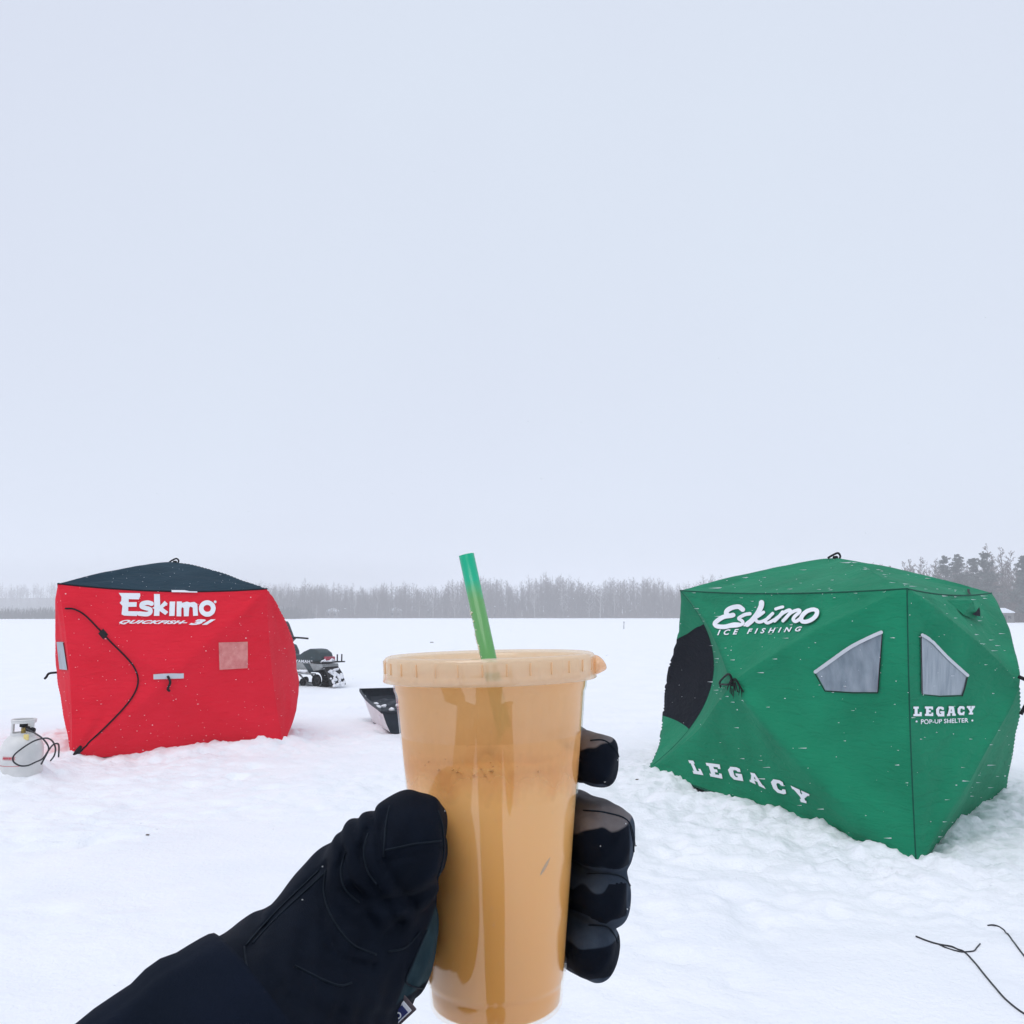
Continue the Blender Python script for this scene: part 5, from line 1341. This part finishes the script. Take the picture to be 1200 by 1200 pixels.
# woven tag at the heel of the hand
tg = A3(466, 1186, .375); k = MB(); Tt = Matrix.Translation(Vector(tg)) @ Matrix.Rotation(R(-42), 4, 'Y')
k.box((0, 0, 0), (.0125, .0012, .0085), Tt, .0003); tgo = k.obj('glove_tag', mat('tag_cloth', (.09, .07, .08), rough=.7), glove, smooth=False)
k = MB(); k.box((0, -.0011, -.0006), (.0098, .0006, .0048), Tt, .0001); k.obj('tag_patch', M_white, tgo, smooth=False)
k = MB(); k.box((.0, -.0017, -.0006), (.0072, .0005, .0036), Tt, .0001); k.obj('tag_emblem', mat('blue_weave', (.02, .03, .14), rough=.7), tgo, smooth=False)
k = MB(); k.lathe([(.0013, 0), (.0013, .0002), (.0008, .0002), (.0008, 0)], (0, 0, 0), 16, Tt @ Matrix.Translation((0, -.0020, -.0006)) @ Matrix.Rotation(math.pi / 2, 4, 'X')); k.obj('tag_emblem', M_white, tgo)

# sleeve: cloth tube from the hem at the wrist back to the shoulder
e0 = Vector(A3(341, 1233, .345)); e1 = Vector((-.33, .17, 1.165)); e2 = Vector((-.275, .0, 1.25)); e3 = Vector((-.17, -.20, 1.37))
ce = catmull([e0, e0.lerp(e1, .5) + Vector((0, 0, -.004)), e1, e2, e3], 26)
n_ = len(ce); vs = []; fs = []; NS = 96; up = None
def srad(i): t = i / (n_ - 1); return .052 + .030 * t ** .8 + (.0012 if 3 < i < 6 else 0)
rings = [(i, 0) for i in range(n_)]
ring_list = [(0, -.0035, 4), (0, -.003, 1), (0, -.0012, 0)] + [(i, 0, None) for i in range(n_)]
def ringpts(i, dr, back=0):
    p = ce[i]; d = (ce[min(i + 1, n_ - 1)] - ce[max(i - 1, 0)]).normalized(); u = Vector((0, 0, 1)); u = (u - d * u.dot(d)).normalized(); w = d.cross(u)
    out = []
    for k_ in range(NS):
        a = 2 * math.pi * k_ / NS
        wk = .0022 * vn(np.array(a * 2.2), np.array(i * .16), 7) + .0016 * math.sin(i * .75 + 2 * math.sin(a)) * min(.25, i / 60) + .0011 * vn(np.array(a * 5), np.array(i * .5), 3)
        r = srad(i) + dr + float(wk) + .0007 * math.sin(a * 5 + 1)
        out.append(p + d * back + (u * math.cos(a) + w * math.sin(a)) * r)
    return out
vs += ringpts(0, -.004, .03); vs += ringpts(0, -.0022, .0002); vs += ringpts(0, -.0008, -.0008)
for i in range(n_): vs += ringpts(i, 0, 0 if i else .0006)
m_ = len(vs) // NS
for j in range(m_ - 1):
    for k_ in range(NS): fs.append((j * NS + k_, j * NS + (k_ + 1) % NS, (j + 1) * NS + (k_ + 1) % NS, (j + 1) * NS + k_))
obj('sleeve', vs, fs, M_jack, person)
# the rest of the person, standing behind the camera
def F(f, lo, hi, h, name, m):
    V, Q = surfnet(f, lo, hi, h); o = fast_mesh(name, V, Q, m, parent=person); smooth_mesh(o, 2); return o
sy = -.25
RW = np.array([.075, -.045, 1.435]); RE = np.array([.27, -.20, 1.16]); RSh = np.array([.18, sy + .02, 1.37])
def body_f(X, Y, Z):
    d = ell(X, Y, Z, (0, sy + .02, 1.60), (.078, .095, .115)); d = smin(d, cap(X, Y, Z, (0, sy, 1.53), (0, sy - .01, 1.38), .052, .06), .03)
    d = smin(d, cap(X, Y, Z, (0, sy + .115, 1.595), (0, sy + .125, 1.575), .010, .014), .012)
    d = smin(d, cap(X, Y, Z, (0, sy - .01, 1.30), (0, sy - .01, .98), .13, .12), .06)
    for s in (-1, 1):
        d = smin(d, cap(X, Y, Z, (s * .09, sy, .92), (s * .11, sy - .01, .50), .078, .052), .04); d = smin(d, cap(X, Y, Z, (s * .11, sy - .01, .50), (s * .12, sy - .03, .10), .05, .035), .02)
        d = smin(d, cap(X, Y, Z, (s * .12, sy - .03, .08), (s * .13, sy + .13, .05), .035, .03), .02)
        d = smin(d, ell(X, Y, Z, (s * .079, sy + .01, 1.595), (.012, .02, .03)), .006)
    d = smin(d, chain(X, Y, Z, [RSh, RE, RW], [.05, .036, .026], .02), .04)
    d = smin(d, chain(X, Y, Z, [np.array(e3), np.array(e1), np.array(e0.lerp(e1, .3))], [.05, .038, .026], .02), .04)
    return d
F(body_f, (-.36, -.55, .0), (.36, .42, 1.76), .012, 'body', M_skin)
def jack_f(X, Y, Z):
    tz = np.clip((Z - .86) / .5, 0, 1)
    d = cap(X, Y * 1.0 - (Y - sy) * -.25, Z, (-.02, sy, 1.28), (-.02, sy, .96), .185, .18); d = smin(d, cap(X, Y, Z, (-.15, sy, 1.375), (.15, sy, 1.375), .075, .075), .06)
    d = smin(d, chain(X, Y, Z, [RSh, RE, RW + (RE - RW) * .28], [.078, .062, .045], .02), .04)
    d = smin(d, cap(X, Y, Z, (0, sy, 1.40), (0, sy, 1.50), .085, .075), .03)
    d = np.maximum(d, .80 - Z)
    return d + .003 * np.sin(Z * 60 + 3 * np.sin(X * 17)) * np.sin(X * 25 + Y * 30)
F(jack_f, (-.36, -.62, .76), (.40, .0, 1.56), .009, 'jacket', M_jack)
def tr_f(X, Y, Z):
    d = None
    for s in (-1, 1):
        c = chain(X, Y, Z, [np.array([s * .09, sy, .95]), np.array([s * .11, sy - .01, .5]), np.array([s * .12, sy - .03, .12])], [.11, .085, .075], .03); d = c if d is None else smin(d, c, .03)
    return d + .003 * np.sin(Z * 50 + X * 20)
F(tr_f, (-.30, -.55, .03), (.30, -.15, 1.07), .012, 'trousers', M_trou)
for s in (-1, 1):
    F(lambda X, Y, Z: np.maximum(smin(cap(X, Y, Z, (s * .12, sy - .03, .30), (s * .12, sy - .03, .07), .078, .062), cap(X, Y, Z, (s * .12, sy - .03, .06), (s * .14, sy + .16, .05), .060, .050), .03), -.0 - Z), (s * .13 - .13, -.50, -.03), (s * .13 + .13, -.05, .42), .009, 'boot', M_boot)
F(lambda X, Y, Z: np.maximum(ell(X, Y, Z, (0, sy + .015, 1.615), (.092, .108, .135)), 1.62 - Z), (-.12, -.5, 1.58), (.12, -.15, 1.78), .006, 'knit_hat', M_hat)
# right glove steadying the phone from behind
def rg_f(X, Y, Z):
    d = cap(X, Y, Z, RW + np.array([.004, -.02, -.03]), RW + np.array([-.01, .0, .01]), .034, .032)
    for i, z in enumerate((.025, .005, -.015, -.033)):
        d = smin(d, chain(X, Y, Z, [np.array([.072, -.040, 1.455 + z]), np.array([.055, -.022, 1.470 + z]), np.array([.030, -.026, 1.472 + z])], [.0125, .0115, .0095], .003), .004)
    d = smin(d, chain(X, Y, Z, [np.array([.07, -.06, 1.44]), np.array([.048, -.062, 1.475]), np.array([.034, -.052, 1.50])], [.016, .013, .011], .004), .006)
    return d
F(rg_f, (.0, -.14, 1.36), (.13, .0, 1.53), .003, 'glove', M_glove)
ph = thing('phone', (0.0, -.030, 1.43), 'dark phone held upright by the photographer, out of frame behind the lens', 'phone')
MB().box((0.0, -.034, 1.455), (.072, .008, .150), None, .003).obj('case', M_plast, ph, smooth=False)
MB().box((0.0, -.0385, 1.455), (.066, .0012, .142), None, .0004).obj('screen', mat('glass_black', (.01, .01, .012), rough=.1), ph, smooth=False)

# ------------------------------------------------------------------ snow in the air and stuck to the cloth
M_flake = bpy.data.materials.new('snowflake'); M_flake.use_nodes = True; n = M_flake.node_tree; n.nodes.clear()
o_ = n.nodes.new('ShaderNodeOutputMaterial'); df = n.nodes.new('ShaderNodeBsdfDiffuse'); tl = n.nodes.new('ShaderNodeBsdfTranslucent'); mm = n.nodes.new('ShaderNodeMixShader')
for b in (df, tl): b.inputs[0].default_value = (.93, .95, .97, 1)
mm.inputs[0].default_value = .5; n.links.new(df.outputs[0], mm.inputs[1]); n.links.new(tl.outputs[0], mm.inputs[2]); n.links.new(mm.outputs[0], o_.inputs[0])
def blobs(C, r, stretch=None, seed=0, aspect=None):
    """little six-vertex clumps, unevenly stretched"""
    rs = np.random.default_rng(seed); C = np.asarray(C); N = len(C); r = np.asarray(r)[:, None]
    base = np.array([[1, 0, 0], [-1, 0, 0], [0, 1, 0], [0, -1, 0], [0, 0, 1], [0, 0, -1]], float)
    sc = rs.uniform(.45, 1.25, (N, 6, 1)); V = base[None] * sc
    if stretch is not None: V = V * np.asarray(stretch)[:, None, :]
    V = C[:, None] + V * r[:, None]
    T = np.array([[0, 2, 4], [2, 1, 4], [1, 3, 4], [3, 0, 4], [2, 0, 5], [1, 2, 5], [3, 1, 5], [0, 3, 5]])
    return V.reshape(-1, 3), (np.arange(N) * 6)[:, None, None] .__add__(T[None]).reshape(-1, 3)
rs = np.random.default_rng(77)
Yd = rs.uniform(.9, 9.5, 5200) ; Xd = rs.uniform(-.75, .75, 5200) * (Yd + 1.5); Zd = rs.uniform(0, 1, 5200) * (1.6 + .8 * Yd) + .05
sz = rs.uniform(.0006, .0022, 5200) * np.clip(Yd / 3, .35, 1.3); st_ = np.stack([rs.uniform(1, 2.4, 5200), np.ones(5200), rs.uniform(.6, 1, 5200)], 1)
V, Q = blobs(np.stack([Xd, Yd, Zd], 1), sz, st_, 1); fl = fast_mesh('falling_snow', V, Q, M_flake); tag(fl, kind='stuff')
for o_list, parent_, nn_, sd_ in ((rw + [rroofo], red, 520, 5), (gw + [groofo], green, 460, 6)):
    rs = np.random.default_rng(sd_); C = []; r = []; s_ = []
    for o in o_list:
        if o.name.startswith('door') or (parent_ is green and o is gw[-2]): continue
        b = BASE[o]; P = o.data.polygons
        for q_ in rs.integers(0, len(P), nn_ // len(o_list)):
            p_ = P[int(q_)]; C.append(p_.center + b + p_.normal * 0.0); r.append(rs.uniform(.003, .0075) * (1.7 if rs.random() < .15 else 1)); s_.append((rs.uniform(.8, 9.0) if parent_ is green else rs.uniform(.8, 1.6), 1, .55))
    V, Q = blobs(C, r, s_, sd_); fl = fast_mesh('stuck_snow', V, Q, M_flake, parent=parent_); tag(fl, kind='stuff')
    fl['label'] = 'specks of snow clinging to the fabric'
rs = np.random.default_rng(12); P = glove.data.polygons; C = []; r = []
for q_ in rs.integers(0, len(P), 60): C.append(P[int(q_)].center + BASE[glove]); r.append(rs.uniform(.0002, .0006))
V, Q = blobs(C, r, None, 3); fl = fast_mesh('stuck_snow', V, Q, M_flake, parent=glove); tag(fl, kind='stuff')
